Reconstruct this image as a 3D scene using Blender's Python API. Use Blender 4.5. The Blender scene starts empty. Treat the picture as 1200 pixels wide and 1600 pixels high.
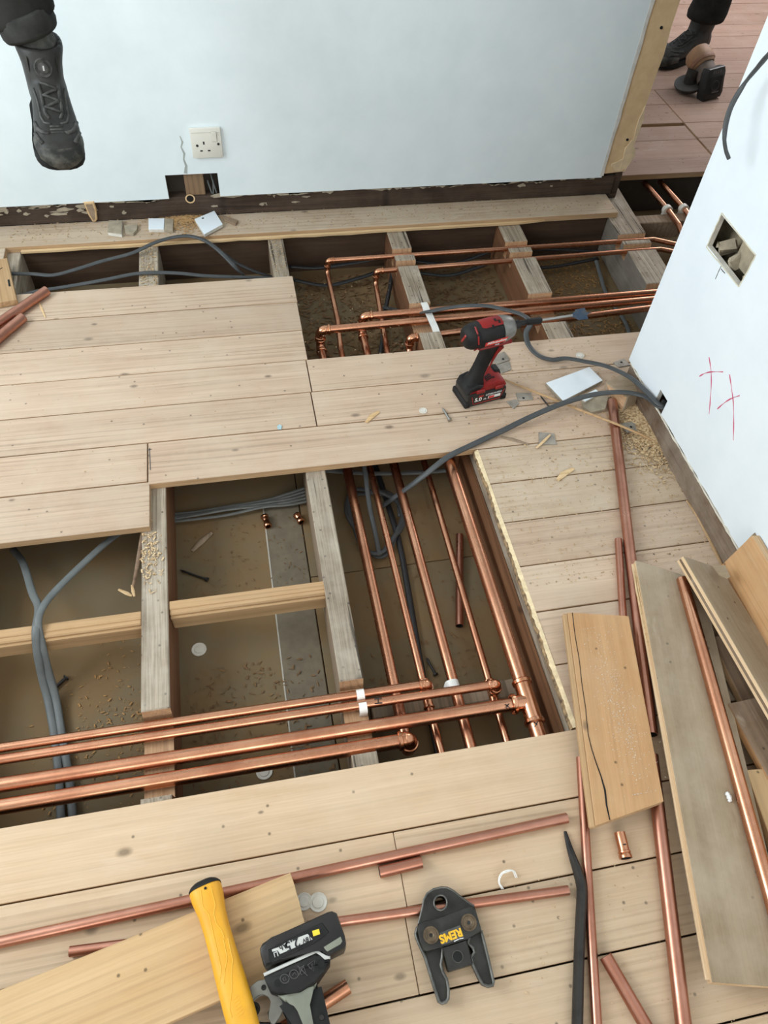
import bpy, bmesh, math, random
from mathutils import Vector, Matrix, noise
random.seed(7)
PI = math.pi
sc = bpy.context.scene
COL = sc.collection

# ------------------------------------------------------------------ camera
CAMZ = 1.5
F_PX = 1169.4886
RW = Matrix(((0.9807592320758032, -0.11633737310012922, 0.1567703553553489),
             (-0.1877247096617383, -0.7824148346468239, 0.5937899122644296),
             (0.053579493096679164, -0.6117946078094709, -0.7891999719809667)))   # image right / down / forward -> world
cam_d = bpy.data.cameras.new('camera')
cam = bpy.data.objects.new('camera', cam_d)
COL.objects.link(cam)
cam_d.sensor_fit = 'VERTICAL'
cam_d.sensor_height = 24.0
cam_d.lens = F_PX * 24.0 / 1600.0
cam_d.clip_start = 0.02
rt, dn, fw = RW.col[0], RW.col[1], RW.col[2]
M = Matrix((( rt[0], -dn[0], -fw[0], 0), (rt[1], -dn[1], -fw[1], 0), (rt[2], -dn[2], -fw[2], CAMZ), (0, 0, 0, 1)))
cam.matrix_world = M
sc.camera = cam

# ------------------------------------------------------------------ world, window light, exposure
sc.view_settings.view_transform = 'Standard'
sc.view_settings.look = 'None'
sc.view_settings.gamma = 1.0
sc.view_settings.use_curve_mapping = False
sc.view_settings.exposure = 0.0
w = bpy.data.worlds.new('daylight')
sc.world = w
w.use_nodes = True
bg = w.node_tree.nodes['Background']
bg.inputs[0].default_value = (0.80, 0.90, 1.0, 1)
bg.inputs[1].default_value = 1.2

def area(name, loc, target, sx, sy, power, color):
    d = bpy.data.lights.new(name, 'AREA')
    d.shape = 'RECTANGLE'; d.size = sx; d.size_y = sy
    d.energy = power; d.color = color
    o = bpy.data.objects.new(name, d)
    COL.objects.link(o)
    o.location = loc
    o.rotation_euler = (Vector(target) - Vector(loc)).to_track_quat('-Z', 'Y').to_euler()
    return o
# daylight through the three window openings of the rooms
area('window_daylight', (-1.88, 1.15, 1.65), (0, 1.15, 1.35), 1.5, 1.3, 58, (0.90, 0.96, 1.0))
area('rear_window_daylight', (-0.2, -1.86, 1.65), (0, 0, 1.2), 1.9, 1.3, 26, (1.0, 0.93, 0.84))
area('hall_window_daylight', (3.55, 4.6, 1.6), (2.2, 4.0, 0.6), 1.4, 1.3, 46, (1.0, 0.93, 0.93))

# ------------------------------------------------------------------ pixel rays of the photograph (1200 x 1600) to points in the room
CAMP = Vector((0, 0, CAMZ))
def ray(px, py):
    return RW @ Vector(((px - 600) / F_PX, (py - 800) / F_PX, 1.0))
def at(px, py, z=0.0):
    v = ray(px, py); return CAMP + v * ((z - CAMZ) / v.z)
def atx(px, py, x):
    v = ray(px, py); return CAMP + v * (x / v.x)
def aty(px, py, y):
    v = ray(px, py); return CAMP + v * (y / v.y)
def atd(px, py, d):
    return CAMP + ray(px, py) * d

# ------------------------------------------------------------------ materials
MATS = {}
def new_mat(name):
    m = bpy.data.materials.new(name); m.use_nodes = True
    nt = m.node_tree
    b = nt.nodes['Principled BSDF']
    MATS[name] = m
    return m, nt, b
def nd(nt, t, **kw):
    n = nt.nodes.new(t)
    for k, v in kw.items():
        setattr(n, k, v)
    return n
def mathn(nt, op, a, b=None):
    n = nd(nt, 'ShaderNodeMath', operation=op)
    for i, v in enumerate((a, b)):
        if v is None: continue
        if isinstance(v, (int, float)): n.inputs[i].default_value = v
        else: nt.links.new(v, n.inputs[i])
    return n.outputs[0]
def mixc(nt, fac, a, b, mode='MIX'):
    n = nd(nt, 'ShaderNodeMix', data_type='RGBA', blend_type=mode)
    for s, v in ((0, fac), (6, a), (7, b)):
        if isinstance(v, (int, float)): n.inputs[s].default_value = v
        elif isinstance(v, tuple): n.inputs[s].default_value = (*v, 1) if len(v) == 3 else v
        else: nt.links.new(v, n.inputs[s])
    return n.outputs[2]
def ramp(nt, x, lo, hi, c0=(0, 0, 0), c1=(1, 1, 1)):
    n = nd(nt, 'ShaderNodeValToRGB')
    n.color_ramp.elements[0].position = lo; n.color_ramp.elements[1].position = hi
    n.color_ramp.elements[0].color = (*c0, 1); n.color_ramp.elements[1].color = (*c1, 1)
    nt.links.new(x, n.inputs[0]); return n.outputs[0]
def coords(nt, scale=(1, 1, 1), rnd=37.0):
    tc = nd(nt, 'ShaderNodeTexCoord')
    oi = nd(nt, 'ShaderNodeObjectInfo')
    ml = nd(nt, 'ShaderNodeVectorMath', operation='SCALE')
    ml.inputs[0].default_value = (1.0, 0.71, 0.37)
    nt.links.new(mathn(nt, 'MULTIPLY', oi.outputs['Random'], rnd), ml.inputs['Scale'])
    ad = nd(nt, 'ShaderNodeVectorMath', operation='ADD')
    nt.links.new(tc.outputs['Object'], ad.inputs[0]); nt.links.new(ml.outputs[0], ad.inputs[1])
    def mapped(s):
        mp = nd(nt, 'ShaderNodeMapping')
        mp.inputs['Scale'].default_value = s
        nt.links.new(ad.outputs[0], mp.inputs['Vector'])
        return mp.outputs[0]
    return mapped, oi.outputs['Random']
def noisen(nt, vec, scale=1.0, detail=4.0, rough=0.55, dist=0.0):
    n = nd(nt, 'ShaderNodeTexNoise')
    n.inputs['Scale'].default_value = scale; n.inputs['Detail'].default_value = detail
    n.inputs['Roughness'].default_value = rough; n.inputs['Distortion'].default_value = dist
    nt.links.new(vec, n.inputs['Vector']); return n.outputs[0]
def bumpn(nt, b, h, strength, dist=0.002):
    n = nd(nt, 'ShaderNodeBump')
    n.inputs['Strength'].default_value = strength; n.inputs['Distance'].default_value = dist
    nt.links.new(h, n.inputs['Height']); nt.links.new(n.outputs[0], b.inputs['Normal'])

def wood(name, light, dark, axis='X', knots=0.55, dust=0.0, dustc=(0.5, 0.46, 0.4), rough=0.75, grain=1.0, fibre=0.35, var=0.16, bump=0.25, crack=0.0, spots=0.0, ring=1.0):
    m, nt, b = new_mat(name)
    mapped, rnd = coords(nt)
    def S(a, c):
        return {'X': (a, c, c), 'Y': (c, a, c), 'Z': (c, c, a)}[axis]
    g1 = noisen(nt, mapped(S(1.3 * grain, 22 * grain)), 1.0, 5, 0.6, 0.8)
    g2 = noisen(nt, mapped(S(6, 260)), 1.0, 3, 0.6)
    big = noisen(nt, mapped((3.2, 3.2, 3.2)), 1.0, 3)
    wv = nd(nt, 'ShaderNodeTexWave', wave_type='BANDS', bands_direction={'X': 'Y', 'Y': 'X', 'Z': 'X'}[axis], wave_profile='SIN')
    wv.inputs['Scale'].default_value = 1.0; wv.inputs['Distortion'].default_value = 7.0
    wv.inputs['Detail'].default_value = 3; wv.inputs['Detail Scale'].default_value = 0.7
    nt.links.new(mapped(S(1.1 * grain, 17 * grain)), wv.inputs['Vector'])
    lines = noisen(nt, mapped(S(0.7 * grain, 75 * grain)), 1.0, 3, 0.6, 0.4)
    c = mixc(nt, ramp(nt, g1, 0.30, 0.70), dark, light)
    c = mixc(nt, mathn(nt, 'MULTIPLY', ramp(nt, big, 0.35, 0.7), 0.45), c, tuple(v * 0.86 for v in light))
    # growth rings: thin darker lines that come and go
    wl_ = mathn(nt, 'MULTIPLY', ramp(nt, wv.outputs['Fac'], 0.72, 0.98), ramp(nt, noisen(nt, mapped(S(1.1, 7)), 1.0, 2), 0.45, 0.62))
    c = mixc(nt, mathn(nt, 'MULTIPLY', wl_, 0.55 * ring), c, tuple(v * 0.62 for v in dark))
    c = mixc(nt, mathn(nt, 'MULTIPLY', ramp(nt, lines, 0.56, 0.70), 0.45 * ring), c, tuple(v * 0.70 for v in dark))
    c = mixc(nt, mathn(nt, 'MULTIPLY', ramp(nt, g2, 0.40, 0.62, (1, 1, 1), (0, 0, 0)), fibre), c, tuple(v * 0.72 for v in dark))
    if knots > 0:
        vo = nd(nt, 'ShaderNodeTexVoronoi', feature='F1', voronoi_dimensions='2D')
        vo.inputs['Scale'].default_value = 1.0
        nt.links.new(mapped(S(5.0, 9.0)), vo.inputs['Vector'])
        sep = nd(nt, 'ShaderNodeSeparateColor'); nt.links.new(vo.outputs['Color'], sep.inputs[0])
        size = mathn(nt, 'MULTIPLY', mathn(nt, 'GREATER_THAN', sep.outputs[0], 1 - knots), mathn(nt, 'ADD', mathn(nt, 'MULTIPLY', sep.outputs[1], 0.075), 0.03))
        dd = mathn(nt, 'DIVIDE', vo.outputs['Distance'], mathn(nt, 'ADD', size, 0.0001))
        k = ramp(nt, dd, 0.35, 1.05, (1, 1, 1), (0, 0, 0))
        c = mixc(nt, mathn(nt, 'MULTIPLY', k, 0.72), c, tuple(v * 0.22 for v in dark))
    if spots > 0:      # nail holes and specks
        vs = nd(nt, 'ShaderNodeTexVoronoi', feature='F1', voronoi_dimensions='2D'); vs.inputs['Scale'].default_value = 1.0
        nt.links.new(mapped((24, 24, 24)), vs.inputs['Vector'])
        ss = nd(nt, 'ShaderNodeSeparateColor'); nt.links.new(vs.outputs['Color'], ss.inputs[0])
        k2 = mathn(nt, 'MULTIPLY', ramp(nt, vs.outputs['Distance'], 0.04, 0.09, (1, 1, 1), (0, 0, 0)), mathn(nt, 'GREATER_THAN', ss.outputs[0], 1 - spots))
        c = mixc(nt, mathn(nt, 'MULTIPLY', k2, 0.75), c, tuple(v * 0.12 for v in dark))
        sm = noisen(nt, mapped(S(5, 15)), 1.0, 4, 0.7, 0.6)
        c = mixc(nt, mathn(nt, 'MULTIPLY', ramp(nt, sm, 0.64, 0.72), min(0.55, spots * 1.4)), c, (0.66, 0.58, 0.47))
    if dust > 0:
        d1 = noisen(nt, mapped((7, 7, 7)), 1.0, 6, 0.65)
        c = mixc(nt, mathn(nt, 'MULTIPLY', ramp(nt, d1, 0.40, 0.68), dust), c, dustc)
    if crack > 0:
        cr = noisen(nt, mapped(S(2.5, 90)), 1.0, 2, 0.5)
        c = mixc(nt, mathn(nt, 'MULTIPLY', ramp(nt, cr, 0.31, 0.37, (1, 1, 1), (0, 0, 0)), crack), c, tuple(v * 0.15 for v in dark))
    v = mathn(nt, 'ADD', mathn(nt, 'MULTIPLY', rnd, var), 1 - var * 0.5)
    hs = nd(nt, 'ShaderNodeHueSaturation')
    nt.links.new(v, hs.inputs['Value']); nt.links.new(c, hs.inputs['Color'])
    nt.links.new(hs.outputs[0], b.inputs['Base Color'])
    b.inputs['Roughness'].default_value = rough
    b.inputs['Specular IOR Level'].default_value = 0.3
    bumpn(nt, b, mathn(nt, 'ADD', mathn(nt, 'MULTIPLY', g2, 0.7), mathn(nt, 'MULTIPLY', g1, 0.5)), bump)
    return m

def plain(name, col, rough=0.5, metal=0.0, vary=0.08, nscale=30.0, bump=0.0, col2=None, spec=0.5, lo=0.35, hi=0.65, alpha=1.0, trans=0.0):
    m, nt, b = new_mat(name)
    mapped, rnd = coords(nt)
    n = noisen(nt, mapped((nscale,) * 3), 1.0, 5, 0.6)
    c2 = col2 if col2 else tuple(max(0, v * (1 - vary * 2.5)) for v in col)
    c = mixc(nt, ramp(nt, n, lo, hi), c2, col)
    nt.links.new(c, b.inputs['Base Color'])
    b.inputs['Roughness'].default_value = rough; b.inputs['Metallic'].default_value = metal
    b.inputs['Specular IOR Level'].default_value = spec
    if trans: b.inputs['Transmission Weight'].default_value = trans
    if bump: bumpn(nt, b, n, bump)
    return m

def copper(name, col, col2, r0=0.20, r1=0.42):
    m, nt, b = new_mat(name)
    mapped, rnd = coords(nt)
    n = noisen(nt, mapped((9, 9, 9)), 1.0, 5, 0.65)
    n2 = noisen(nt, mapped((60, 60, 60)), 1.0, 3, 0.6)
    c = mixc(nt, ramp(nt, n, 0.35, 0.68), col2, col)
    c = mixc(nt, mathn(nt, 'MULTIPLY', ramp(nt, n2, 0.60, 0.75), 0.25), c, (0.45, 0.22, 0.15))
    nt.links.new(c, b.inputs['Base Color'])
    b.inputs['Metallic'].default_value = 1.0
    rr = nd(nt, 'ShaderNodeMapRange')
    nt.links.new(n, rr.inputs[0]); rr.inputs[1].default_value = 0.3; rr.inputs[2].default_value = 0.7
    rr.inputs[3].default_value = r1; rr.inputs[4].default_value = r0
    nt.links.new(rr.outputs[0], b.inputs['Roughness'])
    return m

pine_floor = wood('pine_floor', (0.62, 0.465, 0.34), (0.49, 0.345, 0.24), 'X', 0.33, 0.42, (0.585, 0.485, 0.37), spots=0.13, fibre=0.28, ring=1.2)
pine_front = wood('pine_front', (0.635, 0.47, 0.32), (0.53, 0.37, 0.23), 'X', 0.36, 0.34, (0.60, 0.485, 0.35), spots=0.12, fibre=0.25, ring=0.85)
pine_hall = wood('pine_hall', (0.425, 0.285, 0.215), (0.335, 0.21, 0.155), 'X', 0.3, 0.3, (0.46, 0.355, 0.30), spots=0.2, fibre=0.25)
pine_dusty = wood('pine_dusty', (0.585, 0.455, 0.325), (0.455, 0.335, 0.23), 'X', 0.42, 0.55, (0.585, 0.495, 0.385), spots=0.22, fibre=0.28, ring=1.25)
fresh_cut = wood('fresh_cut', (0.80, 0.60, 0.36), (0.62, 0.40, 0.19), 'X', 0.0, 0.0, fibre=0.35, bump=0.5)
end_grain = wood('end_grain', (0.62, 0.42, 0.24), (0.45, 0.27, 0.13), 'X', 0.0, 0.1, fibre=0.3)
batten_new = wood('batten_new', (0.53, 0.345, 0.185), (0.42, 0.25, 0.115), 'X', 0.25, 0.15, (0.55, 0.42, 0.27), fibre=0.3)
board_orange = wood('board_orange', (0.58, 0.335, 0.16), (0.46, 0.245, 0.105), 'X', 0.22, 0.30, (0.62, 0.45, 0.28), spots=0.07, fibre=0.2, rough=0.5)
board_light = wood('board_light', (0.61, 0.42, 0.23), (0.52, 0.335, 0.165), 'X', 0.34, 0.12, (0.64, 0.5, 0.33), spots=0.10, fibre=0.22, ring=0.6)
board_grey = wood('board_grey', (0.36, 0.272, 0.18), (0.255, 0.185, 0.115), 'X', 0.22, 0.70, (0.425, 0.348, 0.255), spots=0.13, fibre=0.25, ring=0.7)
board_brown = wood('board_brown', (0.27, 0.18, 0.115), (0.16, 0.10, 0.06), 'X', 0.25, 0.35, (0.36, 0.29, 0.22), spots=0.3)
joist_top = wood('joist_top', (0.52, 0.435, 0.33), (0.25, 0.19, 0.135), 'Y', 0.35, 0.55, (0.56, 0.50, 0.41), spots=0.5, fibre=0.75, bump=0.8, crack=0.85)
board_edge = wood('board_edge', (0.78, 0.58, 0.37), (0.60, 0.40, 0.22), 'X', 0.0, 0.1, (0.7, 0.58, 0.42), fibre=0.35, ring=0.5)
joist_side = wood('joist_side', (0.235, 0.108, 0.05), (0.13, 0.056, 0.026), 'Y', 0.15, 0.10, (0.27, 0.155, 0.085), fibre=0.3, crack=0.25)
joist_side_pale = wood('joist_side_pale', (0.36, 0.265, 0.18), (0.24, 0.165, 0.105), 'Y', 0.25, 0.35, (0.38, 0.30, 0.22), fibre=0.35, crack=0.3)
joist_side_grey = wood('joist_side_grey', (0.23, 0.205, 0.17), (0.15, 0.125, 0.10), 'Y', 0.25, 0.3, (0.28, 0.25, 0.21), fibre=0.35, crack=0.3)
notch_wood = wood('notch_wood', (0.66, 0.43, 0.25), (0.48, 0.27, 0.14), 'Y', 0.0, 0.1, fibre=0.45, bump=0.7)
dark_timber = wood('dark_timber', (0.095, 0.060, 0.040), (0.035, 0.022, 0.015), 'X', 0.2, 0.30, (0.17, 0.125, 0.095), fibre=0.5, bump=0.6, crack=0.5)
skirt_timber = wood('skirt_timber', (0.25, 0.165, 0.105), (0.13, 0.08, 0.05), 'Y', 0.1, 0.45, (0.42, 0.36, 0.29), fibre=0.5, bump=0.6, crack=0.3)
raw_board = plain('raw_plaster', (0.76, 0.56, 0.33), 0.85, vary=0.10, nscale=14, bump=0.2, col2=(0.64, 0.45, 0.25))
paint = plain('wall_paint', (0.785, 0.875, 0.905), 0.62, vary=0.02, nscale=7, bump=0.04, col2=(0.735, 0.83, 0.86))
paint_r = plain('wall_paint_right', (0.785, 0.845, 0.885), 0.62, vary=0.02, nscale=7, bump=0.04, col2=(0.745, 0.81, 0.855))
ceil_paint = plain('ceiling_paint', (0.78, 0.78, 0.76), 0.8, vary=0.02, nscale=6)
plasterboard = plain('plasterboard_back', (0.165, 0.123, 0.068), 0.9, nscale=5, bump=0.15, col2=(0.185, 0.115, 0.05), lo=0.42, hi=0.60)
gypsum = plain('gypsum', (0.72, 0.69, 0.62), 0.9, vary=0.08, nscale=60, bump=0.4)
gypsum_card = plain('gypsum_card', (0.40, 0.34, 0.25), 0.9, vary=0.12, nscale=40)
void_shade = plain('painted_void_shade', (0.05, 0.04, 0.03), 0.95)  # near-black: the shade of the voids is put into this colour
sawdust_m = plain('sawdust', (0.42, 0.235, 0.085), 0.95, vary=0.2, nscale=90, bump=0.6, col2=(0.26, 0.135, 0.045))
shaving_m = plain('shavings', (0.68, 0.51, 0.30), 0.9, vary=0.15, nscale=160, col2=(0.33, 0.20, 0.09), lo=0.40, hi=0.58)
shaving_o = plain('shavings_orange', (0.58, 0.36, 0.16), 0.9, vary=0.15, nscale=50, col2=(0.42, 0.25, 0.10))
shaving_d = plain('shavings_dark', (0.24, 0.135, 0.06), 0.9, vary=0.2, nscale=50, col2=(0.13, 0.07, 0.03))
cu = copper('copper', (0.72, 0.365, 0.225), (0.49, 0.215, 0.125), 0.18, 0.36)
cu_dull = copper('copper_dull', (0.58, 0.285, 0.205), (0.42, 0.185, 0.125), 0.26, 0.42)
cu_bright = copper('copper_fitting', (0.72, 0.36, 0.215), (0.52, 0.23, 0.125), 0.16, 0.30)
cable_m = plain('cable_grey', (0.070, 0.074, 0.076), 0.45, vary=0.06, spec=0.3)
cable_l = plain('cable_light_grey', (0.135, 0.145, 0.143), 0.5, vary=0.06, spec=0.3)
cable_d = plain('cable_dusty_grey', (0.15, 0.155, 0.145), 0.55, vary=0.08)
cable_b = plain('cable_black', (0.018, 0.018, 0.02), 0.4)
white_pl = plain('white_plastic', (0.82, 0.81, 0.77), 0.35, vary=0.01)
socket_pl = plain('socket_plastic', (0.74, 0.73, 0.66), 0.35, vary=0.01)
cap_pl = plain('cap_plastic', (0.70, 0.66, 0.58), 0.35, vary=0.03)
black_m = plain('black_rubber', (0.009, 0.009, 0.0095), 0.6, vary=0.15, nscale=20, col2=(0.020, 0.019, 0.018), spec=0.22)
black_gloss = plain('black_plastic', (0.011, 0.011, 0.011), 0.38, vary=0.1, nscale=12, col2=(0.030, 0.028, 0.026), lo=0.4, hi=0.75, spec=0.28)
hole_m = plain('dark_hole', (0.006, 0.006, 0.006), 0.9)
red_m = plain('red_plastic', (0.30, 0.018, 0.016), 0.4, vary=0.1, nscale=22, col2=(0.19, 0.014, 0.013), spec=0.3)
red_print = plain('red_print', (0.65, 0.04, 0.03), 0.5, vary=0.01)
white_print = plain('white_print', (0.82, 0.82, 0.80), 0.5, vary=0.01)
grey_cast = plain('grey_cast_metal', (0.33, 0.325, 0.29), 0.45, metal=0.4, vary=0.1, nscale=25)
steel_m = plain('steel', (0.50, 0.49, 0.46), 0.35, metal=1.0, vary=0.1)
steel_dark = plain('blackened_steel', (0.050, 0.048, 0.043), 0.42, metal=0.4, vary=0.2, nscale=26, col2=(0.022, 0.021, 0.019), spec=0.3)
pry_m = plain('pry_bar_steel', (0.011, 0.0105, 0.0105), 0.5, metal=0.0, vary=0.2, nscale=40, col2=(0.03, 0.027, 0.024), lo=0.5, hi=0.75, spec=0.3)
rivet_m = plain('rivet_brass', (0.17, 0.12, 0.075), 0.4, metal=0.6, vary=0.2, nscale=80)
galv = plain('galvanised_tab', (0.36, 0.325, 0.275), 0.55, metal=0.25, vary=0.15, nscale=45)
blue_m = plain('blue_bit', (0.035, 0.075, 0.15), 0.4, metal=0.5, vary=0.2, nscale=50, col2=(0.10, 0.12, 0.14))
yellow_m = plain('yellow_grip', (0.80, 0.40, 0.018), 0.5, vary=0.06, nscale=14, col2=(0.70, 0.33, 0.018), bump=0.03)
yellow_line = plain('yellow_grip_ridge', (0.83, 0.44, 0.03), 0.45, vary=0.02)
green_grey = plain('green_grey_plastic', (0.215, 0.225, 0.175), 0.5, vary=0.08, nscale=18)
orange_tool = plain('dusty_orange_plastic', (0.40, 0.215, 0.10), 0.6, vary=0.15, nscale=20, col2=(0.26, 0.15, 0.085))
grey_print = plain('grey_print', (0.55, 0.55, 0.52), 0.5, vary=0.02)
yel_print = plain('yellow_print', (0.85, 0.62, 0.04), 0.5, vary=0.02)
gold_print = plain('gold_print', (0.85, 0.47, 0.02), 0.5, vary=0.02)
ink = plain('black_ink', (0.01, 0.01, 0.012), 0.6)
red_ink = plain('red_marker', (0.62, 0.08, 0.17), 0.6, vary=0.05)
pencil = plain('pencil', (0.10, 0.085, 0.08), 0.7)
crack_m = plain('paint_crack', (0.42, 0.46, 0.44), 0.8)
boot_m = plain('boot_leather', (0.007, 0.007, 0.007), 0.5, vary=0.2, nscale=26, col2=(0.034, 0.033, 0.030), lo=0.45, hi=0.80, bump=0.3, spec=0.25)
boot_grey = plain('boot_grey_overlay', (0.085, 0.083, 0.076), 0.55, vary=0.2, nscale=60, col2=(0.022, 0.022, 0.020), spec=0.25)
boot_toe = plain('boot_toe_guard', (0.085, 0.08, 0.066), 0.55, vary=0.2, nscale=32, col2=(0.020, 0.020, 0.018), bump=0.3, spec=0.25, lo=0.42, hi=0.62)
sole_m = plain('boot_sole', (0.012, 0.012, 0.011), 0.7, vary=0.2, nscale=30, spec=0.2)
trouser_m = plain('trouser_cloth', (0.018, 0.018, 0.017), 0.9, vary=0.2, nscale=16, col2=(0.032, 0.032, 0.029), bump=0.3, spec=0.1)
cuff_m = plain('trouser_cuff', (0.045, 0.045, 0.041), 0.9, vary=0.15, nscale=30, col2=(0.028, 0.028, 0.026), spec=0.1)
sock_m = plain('sock', (0.10, 0.10, 0.09), 0.9, vary=0.2, nscale=60)
brick_m = plain('wall_core', (0.36, 0.30, 0.20), 0.9, vary=0.2, nscale=18, bump=0.4)

# ------------------------------------------------------------------ mesh helpers
def obj(name, bm, mats, parent=None, smooth=False, origin=None, label=None, kind=None, M=None, auto=None):
    """link a bmesh as one mesh object; vertices are world space unless M places them"""
    if M is None:
        if origin is None:
            xs = [v.co for v in bm.verts]
            lo = Vector((min(c.x for c in xs), min(c.y for c in xs), min(c.z for c in xs)))
            hi = Vector((max(c.x for c in xs), max(c.y for c in xs), max(c.z for c in xs)))
            origin = Vector(((lo.x + hi.x) / 2, (lo.y + hi.y) / 2, lo.z))
        bmesh.ops.translate(bm, verts=bm.verts, vec=-Vector(origin))
        M = Matrix.Translation(origin)
    bmesh.ops.recalc_face_normals(bm, faces=bm.faces)
    me = bpy.data.meshes.new(name)
    bm.to_mesh(me); bm.free()
    if not isinstance(mats, (list, tuple)): mats = [mats]
    for m in mats: me.materials.append(m)
    if smooth:
        me.polygons.foreach_set('use_smooth', [True] * len(me.polygons))
        if smooth != 'all': me.set_sharp_from_angle(angle=math.radians(42))
    return link(name, me, parent, M, label, kind)
def world_of(o):
    m = o.matrix_basis.copy() if o.parent is None else world_of(o.parent) @ o.matrix_basis
    return m
def link(name, me, parent=None, M=Matrix(), label=None, kind=None):
    o = bpy.data.objects.new(name, me)
    COL.objects.link(o)
    if parent is not None:
        o.parent = parent
        o.matrix_basis = world_of(parent).inverted() @ M
    else:
        o.matrix_basis = M
    if label: o['label'] = label
    if kind: o['kind'] = kind
    return o
def tag(o, label, cat, group=None):
    o['label'] = label; o['category'] = cat
    if group: o['group'] = group
    return o
def thing(name, label, cat, loc=(0, 0, 0), group=None):
    o = bpy.data.objects.new(name, None)
    COL.objects.link(o)
    o.empty_display_size = 0.05
    o.matrix_basis = Matrix.Translation(loc)
    return tag(o, label, cat, group)
def structure(name, bm=None, mats=None, label=None):
    if bm is None:
        o = bpy.data.objects.new(name, None); COL.objects.link(o)
    else:
        o = obj(name, bm, mats)
    o['kind'] = 'structure'
    if label: o['label'] = label
    return o
def box(bm, lo, hi, M=None, bev=0.0, mi=0, seg=1):
    r = bmesh.ops.create_cube(bm, size=1.0)
    vs = r['verts']
    c = [(lo[i] + hi[i]) / 2 for i in range(3)]; s = [hi[i] - lo[i] for i in range(3)]
    for v in vs:
        v.co = Vector((v.co.x * s[0] + c[0], v.co.y * s[1] + c[1], v.co.z * s[2] + c[2]))
    fs = list({f for v in vs for f in v.link_faces})
    for f in fs: f.material_index = mi
    if bev > 0:
        es = list({e for v in vs for e in v.link_edges})
        rb = bmesh.ops.bevel(bm, geom=es, offset=bev, segments=seg, affect='EDGES', profile=0.5)
        vs = list({v for f in rb['faces'] for v in f.verts} | {v for v in vs if v.is_valid})
        for f in rb['faces']: f.material_index = mi
    if M is not None:
        for v in vs: v.co = M @ v.co
    return vs
def prism(bm, pts, z0, z1, M=None, bev=0.0, mi=0, seg=1):
    """pts: 2-D outline in XY, extruded from z0 to z1"""
    b0 = [bm.verts.new((p[0], p[1], z0)) for p in pts]
    b1 = [bm.verts.new((p[0], p[1], z1)) for p in pts]
    fs = [bm.faces.new(b0[::-1]), bm.faces.new(b1)]
    n = len(pts)
    for i in range(n):
        fs.append(bm.faces.new((b0[i], b0[(i + 1) % n], b1[(i + 1) % n], b1[i])))
    vs = b0 + b1
    for f in fs: f.material_index = mi
    if bev > 0:
        es = [e for f in fs[:2] for e in f.edges]
        rb = bmesh.ops.bevel(bm, geom=es, offset=bev, segments=seg, affect='EDGES', profile=0.5)
        vs = list({v for f in rb['faces'] for v in f.verts} | {v for v in vs if v.is_valid})
        for f in rb['faces']: f.material_index = mi
        # the caps shrink with the bevel, their verts are in the bevel faces
    if M is not None:
        for v in vs: v.co = M @ v.co
    return vs
def frames(pts):
    T = []
    for i in range(len(pts)):
        a = pts[max(0, i - 1)]; b = pts[min(len(pts) - 1, i + 1)]
        T.append((b - a).normalized())
    t0 = T[0]
    up = Vector((0, 0, 1)) if abs(t0.z) < 0.9 else Vector((1, 0, 0))
    n = (up - t0 * up.dot(t0)).normalized()
    out = [(t0, n, t0.cross(n))]
    for t in T[1:]:
        n = (n - t * n.dot(t))
        n = n.normalized() if n.length > 1e-6 else Vector((1, 0, 0))
        out.append((t, n, t.cross(n)))
    return out
def tube(bm, pts, r, n=14, hollow=0.0, mi=0, flat=1.0, upfix=False, mi_in=None):
    """sweep a circle (or an oval, flat < 1: height / width) along points; r may be a list"""
    pts = [Vector(p) for p in pts]
    fr = frames(pts)
    rings = []
    for i, p in enumerate(pts):
        rr = r[i] if isinstance(r, (list, tuple)) else r
        t, nn, bb = fr[i]
        if upfix:
            bb = Vector((0, 0, 1)).cross(t)
            bb = bb.normalized() if bb.length > 1e-3 else fr[i][2]
            nn = bb.cross(t) * -1
        rings.append([bm.verts.new(p + nn * (rr * flat * math.cos(2 * PI * k / n)) + bb * (rr * math.sin(2 * PI * k / n))) for k in range(n)])
    def skin(ra, rb):
        for k in range(n):
            f = bm.faces.new((ra[k], ra[(k + 1) % n], rb[(k + 1) % n], rb[k])); f.material_index = mi
    for a, b in zip(rings, rings[1:]): skin(a, b)
    if hollow > 0:
        mi0 = mi
        for i, sgn in ((0, 1), (-1, -1)):
            p = pts[i]; t = fr[i][0] * sgn
            inner = [bm.verts.new(p + (v.co - p) * hollow) for v in rings[i]]
            deep = [bm.verts.new(v.co + t * min(0.03, (pts[-1] - pts[0]).length * 0.45)) for v in inner]
            skin(rings[i], inner)
            if mi_in is not None: mi = mi_in
            skin(inner, deep)
            f = bm.faces.new(deep); f.material_index = mi
            mi = mi0
    else:
        for rg in (rings[0], rings[-1]):
            f = bm.faces.new(rg); f.material_index = mi
    return rings
def fillet(pts, rad, n=7):
    pts = [Vector(p) for p in pts]
    out = [pts[0]]
    for i in range(1, len(pts) - 1):
        a, b, c = pts[i - 1], pts[i], pts[i + 1]
        d1 = (a - b); d2 = (c - b)
        ang = d1.angle(d2)
        if ang > PI - 0.05: out.append(b); continue
        tl = min(rad / math.tan(ang / 2), d1.length * 0.48, d2.length * 0.48)
        p1 = b + d1.normalized() * tl; p2 = b + d2.normalized() * tl
        rr = tl * math.tan(ang / 2)
        cen = b + (d1.normalized() + d2.normalized()).normalized() * (rr / math.sin(ang / 2))
        v1 = p1 - cen; v2 = p2 - cen
        for k in range(n + 1):
            q = v1.normalized().slerp(v2.normalized(), k / n) * rr
            out.append(cen + q)
    out.append(pts[-1])
    return out
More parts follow.
